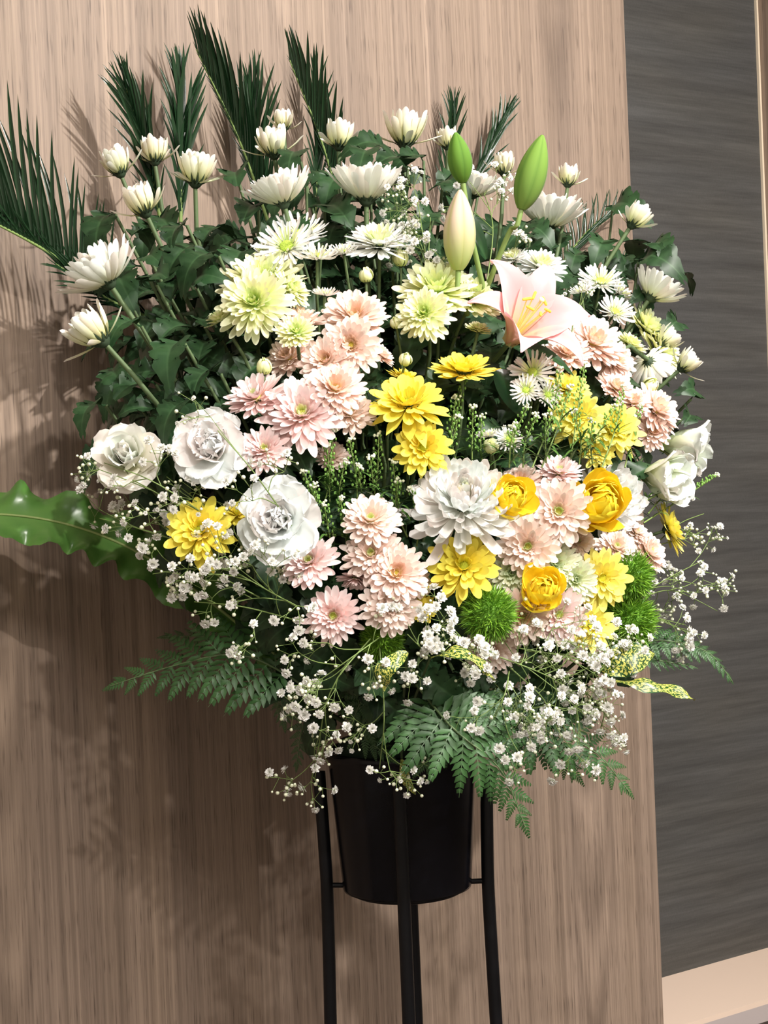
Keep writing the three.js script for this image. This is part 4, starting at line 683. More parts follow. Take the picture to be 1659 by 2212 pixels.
const budMat = std({ color: new THREE.Color(0.74, 0.76, 0.56), roughness: 0.8 });
const fineStem = std({ color: new THREE.Color(0.17, 0.25, 0.07), roughness: 0.6 });
// path: points of the main stalk in the photograph, with depth offsets; n blossoms spread over its outer part
function gypsophila(label, path, n, spread, dOff, opt = {}) {
  const pts = path.map(([x, y, dd]) => at(x, y, domeDepth(x, y) + dOff + (dd || 0))), origin = pts[0].clone();
  const o = thing('babys_breath_sprig', label, "baby's breath", "baby's breath sprigs"); o.position.copy(origin);
  const cur = new THREE.CatmullRomCurve3(pts), L = (p) => p.clone().sub(origin), bits = [tube(steps(8).map((t) => L(cur.getPointAt(t))), 0.0012, 0.0007, 12, 5)], buds = [];
  const sp = metres(spread, 2.7), from = opt.from ?? 0.3, sz = opt.size ?? 1, fall = V(0, opt.fall ?? 0, 0);
  const joints = [];
  const nb = Math.max(3, Math.round(n / 4.2));
  for (let i = 0; i < nb; i++) {
    const t = lerp(from, 1, (i + rnd() * 0.6) / nb), p = cur.getPointAt(Math.max(0, t - rr(0.1, 0.22))), tan = cur.getTangentAt(t);
    const q = cur.getPointAt(Math.min(1, t)).addScaledVector(camX, rs(sp * 0.75)).addScaledVector(camY, rs(sp * 0.75)).addScaledVector(BACK, rs(sp * 0.45)).add(fall.clone().multiplyScalar(rnd()));
    bits.push(tube([L(p), L(p.clone().lerp(q, 0.55).addScaledVector(tan, sp * 0.12)), L(q)], 0.0009, 0.0006, 6, 4)); joints.push([q, q.clone().sub(p).normalize()]);
  }
  for (let i = 0; i < n; i++) {
    const [j, dir] = joints[i % nb], off = V(rs(1), rs(1), rs(1)).normalize().addScaledVector(dir, 0.7).addScaledVector(BACK, 0.25).normalize().multiplyScalar(sp * rr(0.35, 0.95)), q = j.clone().add(off);
    const mid = j.clone().lerp(q, 0.5).addScaledVector(dir, 0.004);
    bits.push(tube([L(j), L(mid), L(q)], 0.0006, 0.0005, 4, 3));
    const face = off.clone().normalize().addScaledVector(BACK, 0.9).normalize(), s = rr(0.0138, 0.0185) * sz * (opt.bud && rnd() < opt.bud ? 0.55 : 1);
    const m = mesh('blossom', puffs[Math.floor(rnd() * 3)], M.petal, o); axisBasis(L(q).addScaledVector(face, -s * 0.1), face, rnd() * 6.28, s).decompose(m.position, m.quaternion, m.scale);
    for (let k = 0; k < (opt.nb ?? 2); k++) {
      const e = mid.clone().add(V(rs(1), rs(1), rs(1)).normalize().addScaledVector(dir, 0.5).multiplyScalar(sp * rr(0.15, 0.38)));
      bits.push(tube([L(mid), L(e)], 0.0005, 0.0004, 1, 3)); const g = new THREE.IcosahedronGeometry(rr(0.0017, 0.0031), 1); g.translate(...L(e).toArray()); buds.push(g);
    }
  }
  mesh('branches', merge(bits), fineStem, o);
  const q = mesh('closed_buds', merge(buds), budMat, o); q.userData.kind = 'stuff';
}
const GY = [
  ['baby\'s breath sprig reaching out beside the white rose', [[480, 1150, .06], [330, 1060], [180, 985]], 12, 70, -0.03, { bud: 0.5, size: .85, nb: 3 }],
  ['baby\'s breath sprig over the white rose', [[470, 1130, .05], [330, 1040], [225, 1000]], 14, 60, -0.05, { bud: 0.3, size: .95 }],
  ['baby\'s breath sprig across the tip of the wavy leaf', [[520, 1230, .05], [360, 1160], [215, 1120]], 24, 80, 0.02, { size: .95 }],
  ['baby\'s breath sprig below the yellow bloom', [[560, 1290, .05], [430, 1230], [330, 1240]], 20, 70, -0.02, {}],
  ['baby\'s breath sprig below the roundest lisianthus', [[640, 1310, .05], [560, 1265], [490, 1225]], 28, 74, -0.04, {}],
  ['baby\'s breath sprig trailing under the wavy leaf', [[640, 1340, .06], [520, 1310], [420, 1300]], 14, 70, -0.02, { nb: 3 }],
  ['wiry baby\'s breath sprig crossing the ruffled lisianthus', [[640, 1150, .05], [540, 1010], [470, 930]], 9, 90, -0.08, { bud: 0.7, size: .8, nb: 3 }],
  ['baby\'s breath sprig between rose and lisianthus', [[560, 1160, .05], [440, 1090], [360, 1030]], 14, 70, 0.0, { bud: .5 }],
  ['baby\'s breath sprig behind the rounder green lily bud', [[930, 640, .08], [915, 520], [900, 420]], 34, 80, 0.03, { size: .85, nb: 2 }],
  ['baby\'s breath sprig beneath the full white spray bloom', [[920, 640, .08], [925, 560], [930, 470]], 22, 64, 0.02, { size: .85 }],
  ['baby\'s breath sprig between the lily bud stems', [[1050, 620, .08], [1065, 500], [1040, 400]], 24, 70, 0.04, { size: .85 }],
  ['baby\'s breath sprig behind the lily petals', [[1230, 760, .06], [1240, 690], [1260, 650]], 10, 50, 0.0, { bud: .6, size: .8 }],
  ['baby\'s breath sprig hanging beside the bucket', [[800, 1380, .06], [720, 1480], [680, 1680]], 26, 74, -0.06, { fall: -0.03, nb: 3 }],
  ['baby\'s breath sprig below the rosy lime-eyed bloom', [[830, 1370, .06], [760, 1420], [690, 1470]], 26, 84, -0.06, { nb: 3 }],
  ['baby\'s breath sprig dangling over the bucket rim', [[820, 1400, .08], [830, 1540], [820, 1660]], 14, 74, -0.06, { from: .55, bud: .5, nb: 3, size: .9 }],
  ['baby\'s breath sprig between blush column and green ball', [[930, 1420, .06], [900, 1390], [880, 1370]], 26, 74, -0.05, {}],
  ['baby\'s breath sprig below the green ball', [[1060, 1430, .06], [1000, 1380], [950, 1350]], 26, 64, -0.05, {}],
  ['thick baby\'s breath sprig below the rosy bloom', [[1080, 1420, .05], [1160, 1450], [1220, 1480]], 44, 104, -0.06, {}],
  ['dense baby\'s breath sprig under the lemon bloom', [[1120, 1400, .05], [1230, 1420], [1300, 1440]], 40, 90, -0.05, {}],
  ['baby\'s breath sprig drooping over the lower fern', [[1100, 1440, .05], [1180, 1520], [1180, 1570]], 36, 100, -0.06, { fall: -0.03 }],
  ['baby\'s breath sprig drooping toward the panel edge', [[1160, 1420, .05], [1270, 1500], [1320, 1560]], 28, 84, -0.04, { fall: -0.02 }],
  ['baby\'s breath sprig over the dark centre fern', [[1100, 1450, .05], [1090, 1500], [1060, 1560]], 24, 76, -0.06, { fall: -0.02 }],
  ['baby\'s breath sprig fanning out against grey wallpaper', [[1380, 1290, .02], [1470, 1280], [1550, 1320]], 26, 78, -0.02, { nb: 3, size: .9 }],
  ['baby\'s breath sprig reaching up against grey wallpaper', [[1390, 1280, .02], [1460, 1240], [1520, 1210]], 22, 70, 0.0, { nb: 3, size: .85, bud: .3 }],
  ['baby\'s breath sprig low beside the lower green ball', [[1390, 1330, .02], [1440, 1340], [1480, 1350]], 18, 70, -0.02, { nb: 2, size: .9 }],
  ['fine baby\'s breath sprig next to the lemon bloom in profile', [[1390, 1200, .03], [1470, 1130], [1520, 1110]], 10, 70, 0.0, { nb: 4, size: .7, bud: .6 }],
];
for (const g of GY) gypsophila(...g);

// ------------------------------------------------------------------ sago palm fronds
function blade(v, thick) { // one stiff leaflet, unit length along +Z, V-shaped in section
  return sheet(steps(9), [-1, 0, 1], (u, w) => {
    const wd = thick * Math.pow(1 - Math.pow(u, 3.2), 0.8) * (0.6 + 0.4 * sstep(0, 0.1, u)), bow = [0.10, -0.06, 0.18][v] * u * u, sway = [0.10, 0.16, -0.06][v] * u * u;
    return [w * wd + sway, bow + Math.abs(w) * wd * 0.7, u];
  }, (u, w) => mix3([0.010, 0.032, 0.012], [0.016, 0.045, 0.018], u));
}
const BLADES = [0.0185, 0.028, 0.036].map((k) => [0, 1, 2].map((v) => blade(v, k)));
// rachis through photo points; la / lb: leaflet lengths (px) on the two sides; ga / gb: how far leaflets swing from the tip direction (degrees)
function sago(label, path, la, lb, ga, gb, n, faceV, dOff, opt = {}) {
  const pts = path.map(([x, y, dd]) => at(x, y, zDepth(x, y, (opt.z ?? 0.085) - dOff * 0.8 - (dd || 0) * 0.4))), origin = pts[0].clone(), cur = new THREE.CatmullRomCurve3(pts);
  const o = thing('sago_palm_frond', label, 'palm frond', 'sago palm fronds'); o.position.copy(origin);
  const inv = new THREE.Matrix4().makeTranslation(origin.x, origin.y, origin.z).invert(), face = inView(...faceV);
  mesh('rachis', tube(steps(8).map((t) => cur.getPointAt(t).sub(origin)), 0.0036, 0.0014, 20, 6), opt.rach || M.stemPale, o);
  for (let i = 0; i < n; i++) for (const s of [1, -1]) {
    const t = clamp((i + 0.5 + rs(0.15)) / n, 0, 0.995), p = cur.getPointAt(t), tan = cur.getTangentAt(t), side = face.clone().cross(tan).normalize().multiplyScalar(-s);
    const prof = (opt.prof || ((q) => Math.pow(Math.sin(Math.PI * clamp(0.12 + 0.84 * q)), 0.55)))(t), len = metres(s > 0 ? la : lb, 2.9) * prof * rr(0.93, 1.05);
    if (len < 0.012) continue;
    const g = (s > 0 ? ga : gb) * deg * lerp(1.12, 0.55, t) + rs(0.05);
    const dir = tan.clone().multiplyScalar(Math.cos(g)).addScaledVector(side, Math.sin(g)).addScaledVector(face, opt.lift ?? 0.22).addScaledVector(UP, opt.grow ?? 0.1);
    addLeaf(o, inv, BLADES[opt.wide ?? 1][Math.floor(rnd() * 3)], M.gloss, p, dir, face, len, 'leaflet');
  }
}
sago('broad sago palm frond arching out over the wood panel', [[235, 640, .06], [120, 555], [0, 488, -.05], [-110, 440, -.08]], 340, 130, 64, 18, 42, [0.1, 0.25, 0.95], -0.06, { wide: 0, grow: 0.8, lift: .05, prof: (t) => 0.52 + 0.48 * sstep(0, 0.8, t) });
sago('sago palm frond with spread dark leaflets behind the closed bloom', [[345, 470], [318, 330], [268, 180]], 170, 150, 12, 24, 20, [0.2, 0, 1], 0.0, { grow: .2 });
sago('narrow sago palm frond folded into a dark spear', [[390, 480], [392, 330], [388, 160]], 170, 170, 12, 12, 24, [0.6, 0, 0.8], 0.02, { wide: 2, lift: .06 });
sago('tallest sago palm frond leaning over with raised leaflets', [[580, 480], [520, 310], [424, 106]], 220, 70, 30, 14, 28, [-0.3, 0.1, 0.95], 0.0, { grow: .5, lift: .1 });
sago('sago palm frond with shining parallel leaflets beside the tallest', [[560, 520], [552, 380], [538, 180]], 190, 150, 20, 10, 22, [0.3, 0, 0.95], 0.04, { grow: .2 });
sago('sago palm frond with curled tip in the middle of the crown', [[740, 470], [700, 320], [626, 130]], 200, 60, 28, 12, 26, [-0.2, 0, 1], 0.02, { grow: .5, lift: .1 });
sago('sago palm frond standing straight behind the middle of the crown', [[680, 480], [684, 330], [678, 150]], 140, 130, 16, 12, 18, [0.4, 0, 0.9], 0.05, { grow: .2 });
sago('short sago palm frond behind the rounder lily bud', [[960, 460], [972, 340], [980, 222]], 120, 120, 16, 16, 20, [0.1, 0, 1], 0.06, { grow: .2 });
sago('sago palm frond folded flat, pointing past the taller lily bud', [[1000, 440], [1045, 350], [1096, 240]], 130, 130, 11, 11, 26, [0.6, 0, 0.8], 0.05, { wide: 2, lift: .06 });
sago('sago palm frond low at the panel edge', [[1190, 600], [1270, 500], [1340, 440]], 110, 100, 34, 36, 20, [0, 0.2, 1], 0.04, { grow: .3 });
sago('sago palm frond poking out past the panel edge', [[1240, 640], [1350, 570], [1440, 535]], 80, 70, 26, 26, 16, [0, 0.5, 0.8], 0.02, { grow: .2 });
sago('drooping sago palm frond under the broad one', [[330, 690, .04], [240, 650], [120, 570, -.04]], 120, 110, 26, 30, 20, [0.1, 0.3, 0.9], -0.08, { grow: .1 });

// ------------------------------------------------------------------ leatherleaf fern fronds
function pinna(v) { // unit-length leaflet of a fern, made of toothed pinnules, along +Z
  const keep = seed; seed = 1500 + v; const bits = [], n = 8;
  const cA = [[0.028, 0.084, 0.021], [0.031, 0.092, 0.022], [0.034, 0.100, 0.024]][v], cB = cA.map((x) => x * 1.35);
  for (let i = 0; i < n; i++) for (const s of [1, -1]) {
    const t = (i + 0.6) / (n + 0.4), L = 0.30 * Math.pow(1 - t, 0.8) * (0.75 + 0.25 * sstep(0, 0.2, t)) + 0.03;
    const g = sheet([0, 0.25, 0.5, 0.75, 1], [-1, 0, 1], (u, w) => { const wd = 0.054 * Math.pow(Math.sin(Math.PI * clamp(0.14 + u * 0.84)), 0.8) * (1 - 0.2 * t) * (1 - 0.25 * (Math.round(u * 4) % 2) * Math.abs(w)); return [w * wd, -0.05 * u * u + 0.25 * Math.abs(w) * wd, u * L]; }, (u, w) => mix3(cA, cB, Math.max(0, 1 - Math.abs(w) * 2) * .6 + rnd() * 0.3));
    g.applyMatrix4(new THREE.Matrix4().makeTranslation(0, 0, t * 0.95).multiply(new THREE.Matrix4().makeRotationY(s * (62 - 34 * t) * deg)).multiply(new THREE.Matrix4().makeRotationZ(rs(0.25)))); bits.push(g);
  }
  const rib = sheet(steps(4), [-1, 1], (u, w) => [w * 0.008 * (1.2 - u), 0.004, u], () => [0.06, 0.13, 0.04]); bits.push(rib);
  const all = mergeC(bits), p = all.attributes.position;
  for (let i = 0; i < p.count; i++) { const z = p.getZ(i); p.setY(i, p.getY(i) - 0.16 * z * z); }
  all.computeVertexNormals(); seed = keep; return all;
}
const PINNAE = [0, 1, 2].map(pinna);
function fern(label, path, wpx, n, faceV, dOff, opt = {}) {
  const pts = path.map(([x, y, dd]) => at(x, y, (opt.d ?? domeDepth(x, y)) + dOff + (dd || 0))), origin = pts[0].clone(), cur = new THREE.CatmullRomCurve3(pts);
  const o = thing('fern_frond', label, 'fern', 'leatherleaf fern fronds'); o.position.copy(origin);
  const inv = new THREE.Matrix4().makeTranslation(-origin.x, -origin.y, -origin.z), face = inView(...faceV);
  mesh('rachis', tube(steps(8).map((t) => cur.getPointAt(t).sub(origin)), 0.0022, 0.0007, 16, 5), M.stem, o);
  for (let i = 0; i < n; i++) for (const s of [1, -1]) {
    const t = lerp(opt.from ?? 0.2, 0.97, (i + (s > 0 ? 0 : 0.5)) / n), k = (t - (opt.from ?? 0.2)) / (1 - (opt.from ?? 0.2)), p = cur.getPointAt(t), tan = cur.getTangentAt(t), side = face.clone().cross(tan).normalize().multiplyScalar(s);
    const len = metres(wpx, 2.7) * Math.pow(1 - k, 0.8) * (0.8 + 0.2 * sstep(0, 0.2, k)) * rr(0.92, 1.06) + 0.008, a = lerp(68, 34, k) * deg;
    const dir = tan.clone().multiplyScalar(Math.cos(a)).addScaledVector(side, Math.sin(a)).addScaledVector(face, rs(0.12));
    addLeaf(o, inv, PINNAE[Math.floor(rnd() * 3)], M.fernleaf, p, dir, face, len, 'pinna');
  }
  addLeaf(o, inv, PINNAE[1], M.fernleaf, cur.getPointAt(0.93), cur.getTangentAt(1), face, metres(wpx, 2.7) * 0.28 + 0.01, 'pinna');
}
fern('fern frond reaching out over the wood below the wavy leaf', [[690, 1500, .05], [520, 1415], [370, 1440], [238, 1482]], 150, 9, [0.0, 0.55, 0.82], 0.0, { d: 2.5 });
fern('fern frond arching darkly above the lighter one', [[680, 1470, .05], [560, 1390], [440, 1375], [345, 1375]], 84, 11, [0.0, 0.7, 0.7], 0.06, { d: 2.72 });
fern('fern frond hanging down over the wood', [[680, 1460, .05], [620, 1470], [610, 1520], [614, 1566]], 74, 10, [-0.2, 0.5, 0.85], 0.0, { d: 2.64 });
fern('small fern frond drooping beside the bucket leg', [[720, 1520, .04], [660, 1560], [645, 1620], [640, 1660]], 44, 9, [-0.2, 0.2, 0.9], 0.05, { d: 2.72 });
fern('pale fern frond hanging point-down past the bucket', [[900, 1480, .1], [985, 1580], [1080, 1660], [1134, 1786]], 160, 11, [0.1, 0.35, 0.92], -0.04, { d: 2.44, from: .12 });
fern('fern frond curving over the bucket rim', [[930, 1470, .08], [990, 1540], [960, 1600], [905, 1662]], 110, 10, [-0.1, 0.5, 0.85], -0.02, { d: 2.48 });
fern('fern frond spreading toward the panel edge', [[1020, 1500, .08], [1160, 1570], [1280, 1620], [1360, 1712]], 130, 10, [0.2, 0.45, 0.85], 0.0, { d: 2.52 });
fern('fern frond under the thick baby\'s breath', [[1000, 1480, .06], [1100, 1560], [1190, 1610], [1250, 1682]], 120, 10, [0.1, 0.35, 0.9], 0.03, { d: 2.5 });
fern('dark fern frond in the shadow above the bucket', [[950, 1400, .08], [900, 1460], [940, 1530], [1010, 1560]], 120, 12, [0, 0.4, 0.9], 0.04, { d: 2.6 });
fern('dark fern frond beside the curled variegated leaf', [[900, 1390, .08], [850, 1440], [800, 1480], [760, 1560]], 110, 12, [-0.1, 0.4, 0.9], 0.05, { d: 2.6 });
fern('dark fern frond hiding the bucket rim', [[850, 1440, .06], [800, 1530], [780, 1580], [850, 1640]], 90, 11, [-0.2, 0.4, 0.9], 0.04, { d: 2.62 });
fern('fern frond trailing against grey wallpaper', [[1330, 1390, .04], [1440, 1385], [1530, 1410], [1582, 1472]], 66, 12, [0.2, 0.75, 0.6], 0.1, { d: 2.72 });
fern('short fern frond below the one against wallpaper', [[1330, 1410, .04], [1390, 1420], [1440, 1430], [1500, 1440]], 40, 9, [0.2, 0.8, 0.5], 0.08, { d: 2.72 });

// ------------------------------------------------------------------ bird's nest fern leaf
{
  const o = thing('wavy_leaf', 'long glossy green leaf with wavy edges reaching across the wood', 'leaf');
  const pts = [[600, 1420, 2.72], [440, 1290, 2.70], [300, 1195, 2.68], [150, 1135, 2.66], [0, 1112, 2.64], [-140, 1118, 2.64]].map((q) => at(...q)), origin = pts[0].clone(); o.position.copy(origin);
  const cur = new THREE.CatmullRomCurve3(pts), face = inView(0.12, 0.62, 0.78);
  const g = sheet(steps(110), steps(12, -1, 1), (u, v) => {
    const p = cur.getPointAt(u), t = cur.getTangentAt(u), s = t.clone().cross(face).normalize(), nn = s.clone().cross(t).normalize();
    const av = Math.abs(v), w = metres(68, 2.68) * (0.5 + 0.5 * sstep(0, 0.35, u)) * (u > 0.85 ? Math.sqrt(1 - ((u - 0.85) / 0.15) ** 2 * 0.95) : 1) * (1 + 0.07 * Math.sin(u * 47 + (v > 0 ? 2 : 0)) * av);
    const wave = 0.016 * Math.pow(av, 2.2) * (Math.sin(u * 58 + (v > 0 ? 1.3 : 4) + 1.6 * Math.sin(u * 13 + v)) + 0.6 * N2(u * 40, v * 2, 4));
    return p.addScaledVector(s, v * w).addScaledVector(nn, wave + 0.006 * av).sub(origin).toArray();
  }, (u, v) => { const rib = 0.5 + 0.5 * Math.sin(u * 620 - Math.abs(v) * 9); return mix3(mix3([0.09, 0.225, 0.045], [0.12, 0.27, 0.058], rib), [0.16, 0.33, 0.085], Math.pow(1 - Math.abs(v), 3) * 0.7); });
  mesh('blade', g, M.gloss, o);
  mesh('midrib', tube(steps(10).map((t) => cur.getPointAt(t).addScaledVector(face, 0.0015).sub(origin)), 0.0032, 0.0016, 40, 6), std({ color: new THREE.Color(0.30, 0.40, 0.13), roughness: 0.5 }), o);
}
// ------------------------------------------------------------------ speckled leaves
const speck = phy({ roughness: 0.35, transmission: 0.08, thickness: 0, map: data(512, 512, (u, v) => {
  const n = N2(u * 13, v * 20, 3) + 0.7 * N2(u * 30, v * 44, 5), rim = Math.abs(u - 0.5) > 0.47 ? -0.5 : 0;
  return n + rim > 0.06 ? [0.86, 0.84, 0.42] : [0.13, 0.30, 0.10];
}) });
function speckled(label, path, wpx, faceV, d, opt = {}) {
  const o = thing('speckled_leaf', label, 'leaf', 'yellow speckled leaves');
  const pts = path.map(([x, y, dd]) => at(x, y, d + (dd || 0))), origin = pts[0].clone(); o.position.copy(origin);
  const cur = new THREE.CatmullRomCurve3(pts), face = inView(...faceV);
  const g = sheet(steps(26), steps(6, -1, 1), (u, v) => {
    const p = cur.getPointAt(u), t = cur.getTangentAt(u), s = t.clone().cross(face).normalize(), nn = s.clone().cross(t).normalize();
    const w = metres(wpx, d) / 2 * Math.pow(Math.sin(Math.PI * clamp(0.05 + u * 0.93)), 0.8);
    return p.addScaledVector(s, v * w).addScaledVector(nn, -(opt.fold ?? 0.25) * Math.abs(v) * w + 0.004 * Math.sin(u * 14) * v).sub(origin).toArray();
  });
  const b = mesh('blade', g, speck, o);
  const end = BIND.clone().sub(origin); mesh('stalk', tube([V(0, 0, 0), end.clone().multiplyScalar(0.4), end], 0.0018, 0.0025, 8, 5), M.stem, o);
}
speckled('broad yellow speckled leaf under the lower green ball', [[1300, 1450], [1345, 1425, -.01], [1412, 1410]], 78, [0.2, 0.5, 0.85], 2.50, { fold: .15 });
speckled('long pointed yellow speckled leaf against grey wallpaper', [[1330, 1470], [1400, 1478, -.01], [1460, 1490], [1502, 1512]], 38, [0.1, 0.75, 0.6], 2.56);
speckled('curled yellow speckled leaf pointing down over the dark fern', [[880, 1408], [835, 1440, -.02], [828, 1455, -.02], [833, 1490]], 44, [-0.1, 0.35, 0.9], 2.32);
speckled('arched yellow speckled leaf above the dark fern', [[930, 1420], [990, 1405, -.02], [1040, 1430, -.02], [1070, 1470]], 34, [0.1, 0.75, 0.6], 2.36);
speckled('dark speckled leaf tail hanging before the bucket', [[868, 1640], [876, 1680, -.01], [886, 1700], [898, 1716]], 22, [0, 0.2, 1], 2.58);

// ------------------------------------------------------------------ green seed stalks (pennycress)
const podMat = std({ color: new THREE.Color(0.17, 0.34, 0.06), roughness: 0.6 }), tipMat = std({ color: new THREE.Color(0.72, 0.76, 0.56), roughness: 0.8 });
function pennycress(label, base, tip, dOff, rich = 1) {
  const d0 = domeDepth(...base) + dOff + 0.05, d1 = domeDepth(...tip) + dOff, p0 = at(...base, d0), p1 = at(...tip, d1);
  const o = thing('pennycress_stalk', label, 'seed stalk', 'green pennycress stalks'); o.position.copy(p0);
  const bow = p0.clone().lerp(p1, 0.5).addScaledVector(RIGHT, rs(0.012)), cur = new THREE.CatmullRomCurve3([p0, bow, p1]), L = (p) => p.clone().sub(p0);
  const bits = [tube(steps(6).map((t) => L(cur.getPointAt(t))), 0.0014, 0.0008, 10, 5)], pods = [], len = p0.distanceTo(p1), inv = new THREE.Matrix4().makeTranslation(-p0.x, -p0.y, -p0.z);
  const n = Math.round(len / 0.0046 * rich);
  for (let i = 0; i < n; i++) {
    const t = lerp(0.42, 0.97, i / n), p = cur.getPointAt(t), a = i * 2.4, dir = RIGHT.clone().multiplyScalar(Math.cos(a)).addScaledVector(BACK, Math.sin(a)).addScaledVector(UP, 0.75).normalize(), l = rr(0.007, 0.012) * (1.15 - 0.5 * t), q = p.clone().addScaledVector(dir, l);
    bits.push(tube([L(p), L(q)], 0.0004, 0.0004, 1, 3)); const g = new THREE.SphereGeometry(0.0021, 5, 4); g.scale(1, 1.25, 0.6); g.rotateY(a); g.translate(...L(q).toArray()); pods.push(g);
  }
  mesh('branches', merge(bits), M.stemPale, o); const s = mesh('seed_pods', merge(pods), podMat, o); s.userData.kind = 'stuff';
  const fl = []; for (let i = 0; i < 9; i++) { const g = new THREE.IcosahedronGeometry(rr(0.0016, 0.0027), 0); g.translate(...L(p1).add(V(rs(0.006), rs(0.004) + 0.002, rs(0.006))).toArray()); fl.push(g); }
  mesh('flower_tip', merge(fl), tipMat, o);
  const k = 9 + Math.floor(rnd() * 5);
  for (let i = 0; i < k; i++) { const t = rr(0.05, 0.6), a = rnd() * 6.28, dir = RIGHT.clone().multiplyScalar(Math.cos(a)).addScaledVector(BACK, Math.abs(Math.sin(a))).addScaledVector(UP, rr(0.2, 0.9)); addLeaf(o, inv, LANCE[1 + (i % 2)], M.leaf, cur.getPointAt(t), dir, UP.clone().addScaledVector(dir, -0.5), rr(0.025, 0.05)); }
}
const PC = [
  [[700, 1150], [655, 1020]], [[690, 1120], [705, 960]], [[720, 1160], [720, 930]], [[740, 1130], [745, 1000]], [[770, 1140], [755, 950]], [[790, 1100], [775, 1010]], [[800, 1110], [818, 940]], [[830, 1150], [800, 990]], [[860, 1130], [848, 1000]], [[880, 1160], [860, 1040]], [[720, 1220], [700, 1090]], [[745, 1230], [735, 1080]], [[900, 1180], [890, 1060]], [[930, 1010], [990, 900]], [[960, 1010], [1012, 790]], [[1000, 1040], [985, 860]], [[1020, 1040], [1022, 880]], [[1050, 1040], [1040, 900]], [[690, 1200], [680, 1050]], [[940, 1060], [950, 960]],
  [[1110, 1000], [1140, 880]], [[1130, 1010], [1160, 900]], [[1150, 1010], [1210, 800]], [[1170, 1010], [1230, 840]], [[1180, 1000], [1180, 900]], [[1230, 1010], [1262, 790]], [[1250, 1010], [1240, 890]], [[1260, 990], [1330, 880]], [[1300, 1010], [1345, 840]], [[1280, 1000], [1280, 910]], [[1100, 1010], [1110, 920]], [[1350, 1010], [1385, 880]],
  [[1380, 1090], [1500, 1010]], [[1390, 1130], [1548, 1028]], [[1400, 1110], [1470, 1040]],
];
const nearBloom = (x, y) => { let best = null, bd = 1e9; for (const b of BLOOMS) { const q = Math.hypot(b[1] - x, b[2] - y); if (q < bd) { bd = q; best = b; } } return best[6].split(' ').slice(0, 11).join(' ').replace(/,$/, ''); };
PC.forEach(([b, t], i) => pennycress('slender green seed stalk beside ' + nearBloom(...t), b, t, i < 20 ? 0.01 : i < 32 ? -0.05 : -0.02));

// ------------------------------------------------------------------ dark leafy stems between and behind the blooms
function leafy(px, py, d, up, n, size, label, grp) {
  const c = at(px, py, d), o = thing('leafy_stem', label, 'foliage', grp); o.position.copy(c);
  const end = BIND.clone().add(V(rs(0.06), 0, rs(0.06))), top = c.clone(), inv = new THREE.Matrix4().makeTranslation(-c.x, -c.y, -c.z);
  const cur = new THREE.CatmullRomCurve3([top, top.clone().addScaledVector(up, -0.07), top.clone().lerp(end, 0.5).add(V(rs(0.03), 0, rs(0.03))), end]);
  mesh('stem', tube(steps(6).map((t) => cur.getPointAt(t).sub(c)), 0.0026, 0.004, 12, 6), M.stem, o);
  for (let i = 0; i < n; i++) {
    const t = 0.0 + 0.62 * (i / n), p = cur.getPointAt(t), tan = cur.getTangentAt(t).negate(), a = i * 2.4 + rnd();
    const s1 = V(0.3, 0.2, 1).cross(tan).normalize(), s2 = tan.clone().cross(s1), side = s1.multiplyScalar(Math.cos(a)).addScaledVector(s2, Math.sin(a));
    const dir = side.addScaledVector(tan, rr(0.1, 0.9)).addScaledVector(BACK, 0.15).normalize();
    addLeaf(o, inv, LOBED[Math.floor(rnd() * 6)], M.leaf, p, dir, tan.clone().multiplyScalar(0.8).addScaledVector(BACK, 0.6).add(V(rs(0.3), rs(0.3), rs(0.3))), size * rr(0.75, 1.2));
  }
}
const SIDE = [[250, 470], [320, 560], [400, 480], [430, 620], [300, 700], [250, 800], [330, 830], [400, 740], [420, 880], [340, 620], [470, 560], [480, 800], [230, 870], [450, 700], [370, 900]];
SIDE.forEach(([x, y]) => leafy(x + rs(8), y + rs(8), domeDepth(x, y) + rr(0.0, 0.08), inView(-0.4, 0.85, 0.25), 13, 0.084, 'lobed leafy stem below ' + nearBloom(x, y), 'leafy stems on the open side'));
const TOPS = [[520, 380], [650, 350], [800, 345], [830, 340], [920, 350], [960, 400], [560, 460], [700, 450], [860, 440], [1150, 520], [1230, 500], [1310, 520], [1380, 560], [1250, 560], [880, 360], [660, 400], [740, 380], [1400, 540]];
TOPS.forEach(([x, y]) => leafy(x + rs(8), y + rs(8), domeDepth(x, y) + rr(0.08, 0.15), inView(rs(0.25), 1, 0.25), 12, 0.088, 'lobed leafy stem near ' + nearBloom(x, y), 'leafy stems under the crown'));
const EDGE = [[1460, 700], [1440, 830], [1490, 860], [1420, 780], [1480, 900], [1380, 640]];
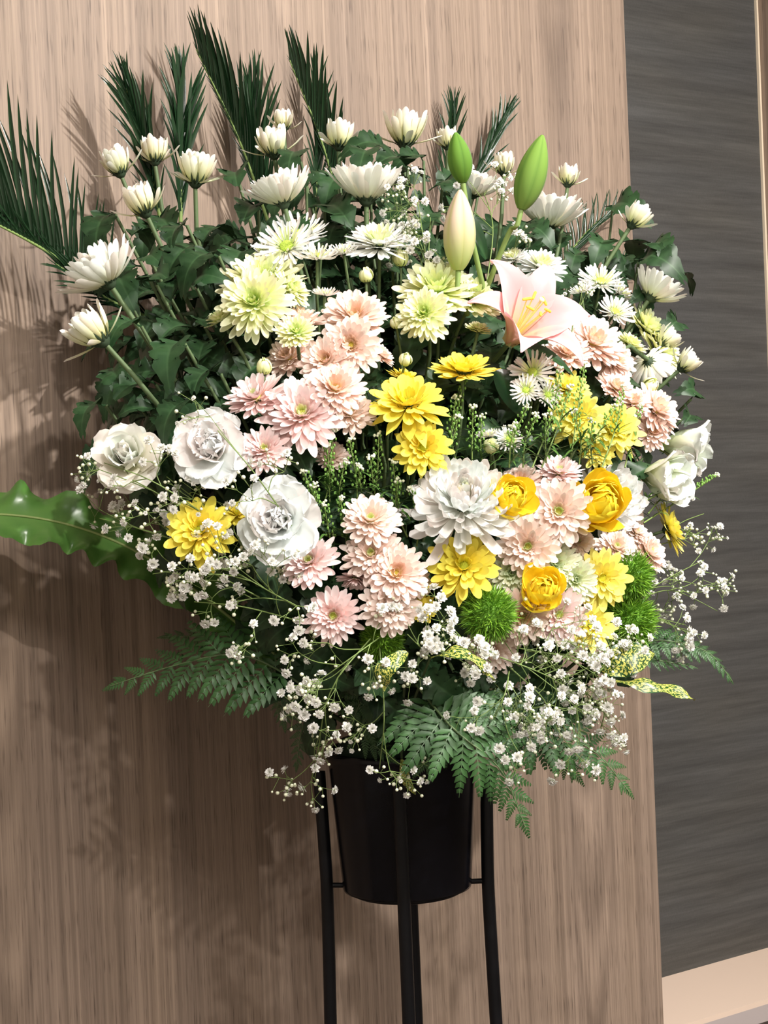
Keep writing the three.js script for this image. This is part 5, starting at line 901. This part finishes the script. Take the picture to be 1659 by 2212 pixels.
EDGE.forEach(([x, y]) => leafy(x + rs(6), y + rs(6), domeDepth(x, y) + rr(0.0, 0.06), inView(0.7, 0.6, 0.2), 8, 0.07, 'leafy stem beside ' + nearBloom(x, y), 'leafy stems by the wallpaper'));
for (let i = 0; i < 90; i++) { // the dense dark heart of the bouquet
  const a = rnd() * 6.283, r = Math.sqrt(rnd()) * 0.86, x = 830 + Math.cos(a) * r * 600, y = 860 + Math.sin(a) * r * 560;
  leafy(x, y, domeDepth(x, y) + rr(0.09, 0.2), inView(rs(0.5), 0.8, 0.4), 8, 0.085, 'dark leafy stem behind ' + nearBloom(x, y), 'dark filler foliage');
}
for (let i = 0; i < 16; i++) { // collar of greenery where the stems enter the bucket
  const a = i / 16 * 6.283, c = BIND.clone().add(V(Math.cos(a) * 0.14, rr(0.06, 0.2), Math.sin(a) * 0.14));
  const q = c.clone().sub(EYE), d = q.dot(fwd), x = W / 2 + q.dot(camX) / d * FOC, y = H / 2 - q.dot(camY) / d * FOC;
  leafy(x, y, d, V(Math.cos(a) * 0.8, 0.6, Math.sin(a) * 0.8).normalize(), 7, 0.08, 'dark leafy stem in the collar just above the bucket', 'collar foliage above the bucket');
}
for (const [x, y] of [[1040, 1440], [1120, 1470], [1200, 1450], [1260, 1430], [1060, 1520], [1150, 1520], [980, 1450], [1000, 1540], [1220, 1500], [900, 1440], [1300, 1400], [760, 1440], [700, 1420], [640, 1380], [820, 1500]]) leafy(x, y, domeDepth(x, y) + rr(0.04, 0.1), inView(rs(0.5), -0.3, 0.8), 7, 0.075, 'leafy stem in the underside below ' + nearBloom(x, y).split(' ').slice(0, 10).join(' '), 'underside foliage above the ferns');
for (let i = 0; i < 34; i++) { // rear layer of foliage toward the wall
  const x = i < 20 ? rr(230, 620) : rr(620, 1400), y = i < 20 ? rr(470, 1000) : rr(400, 620);
  leafy(x, y, zDepth(x, y, rr(0.14, 0.2)), inView(rs(0.5), 0.8, 0.4), 10, 0.1, 'leafy stem far behind ' + nearBloom(x, y), 'rear layer of dark foliage');
}
renderer.render(scene, camera);
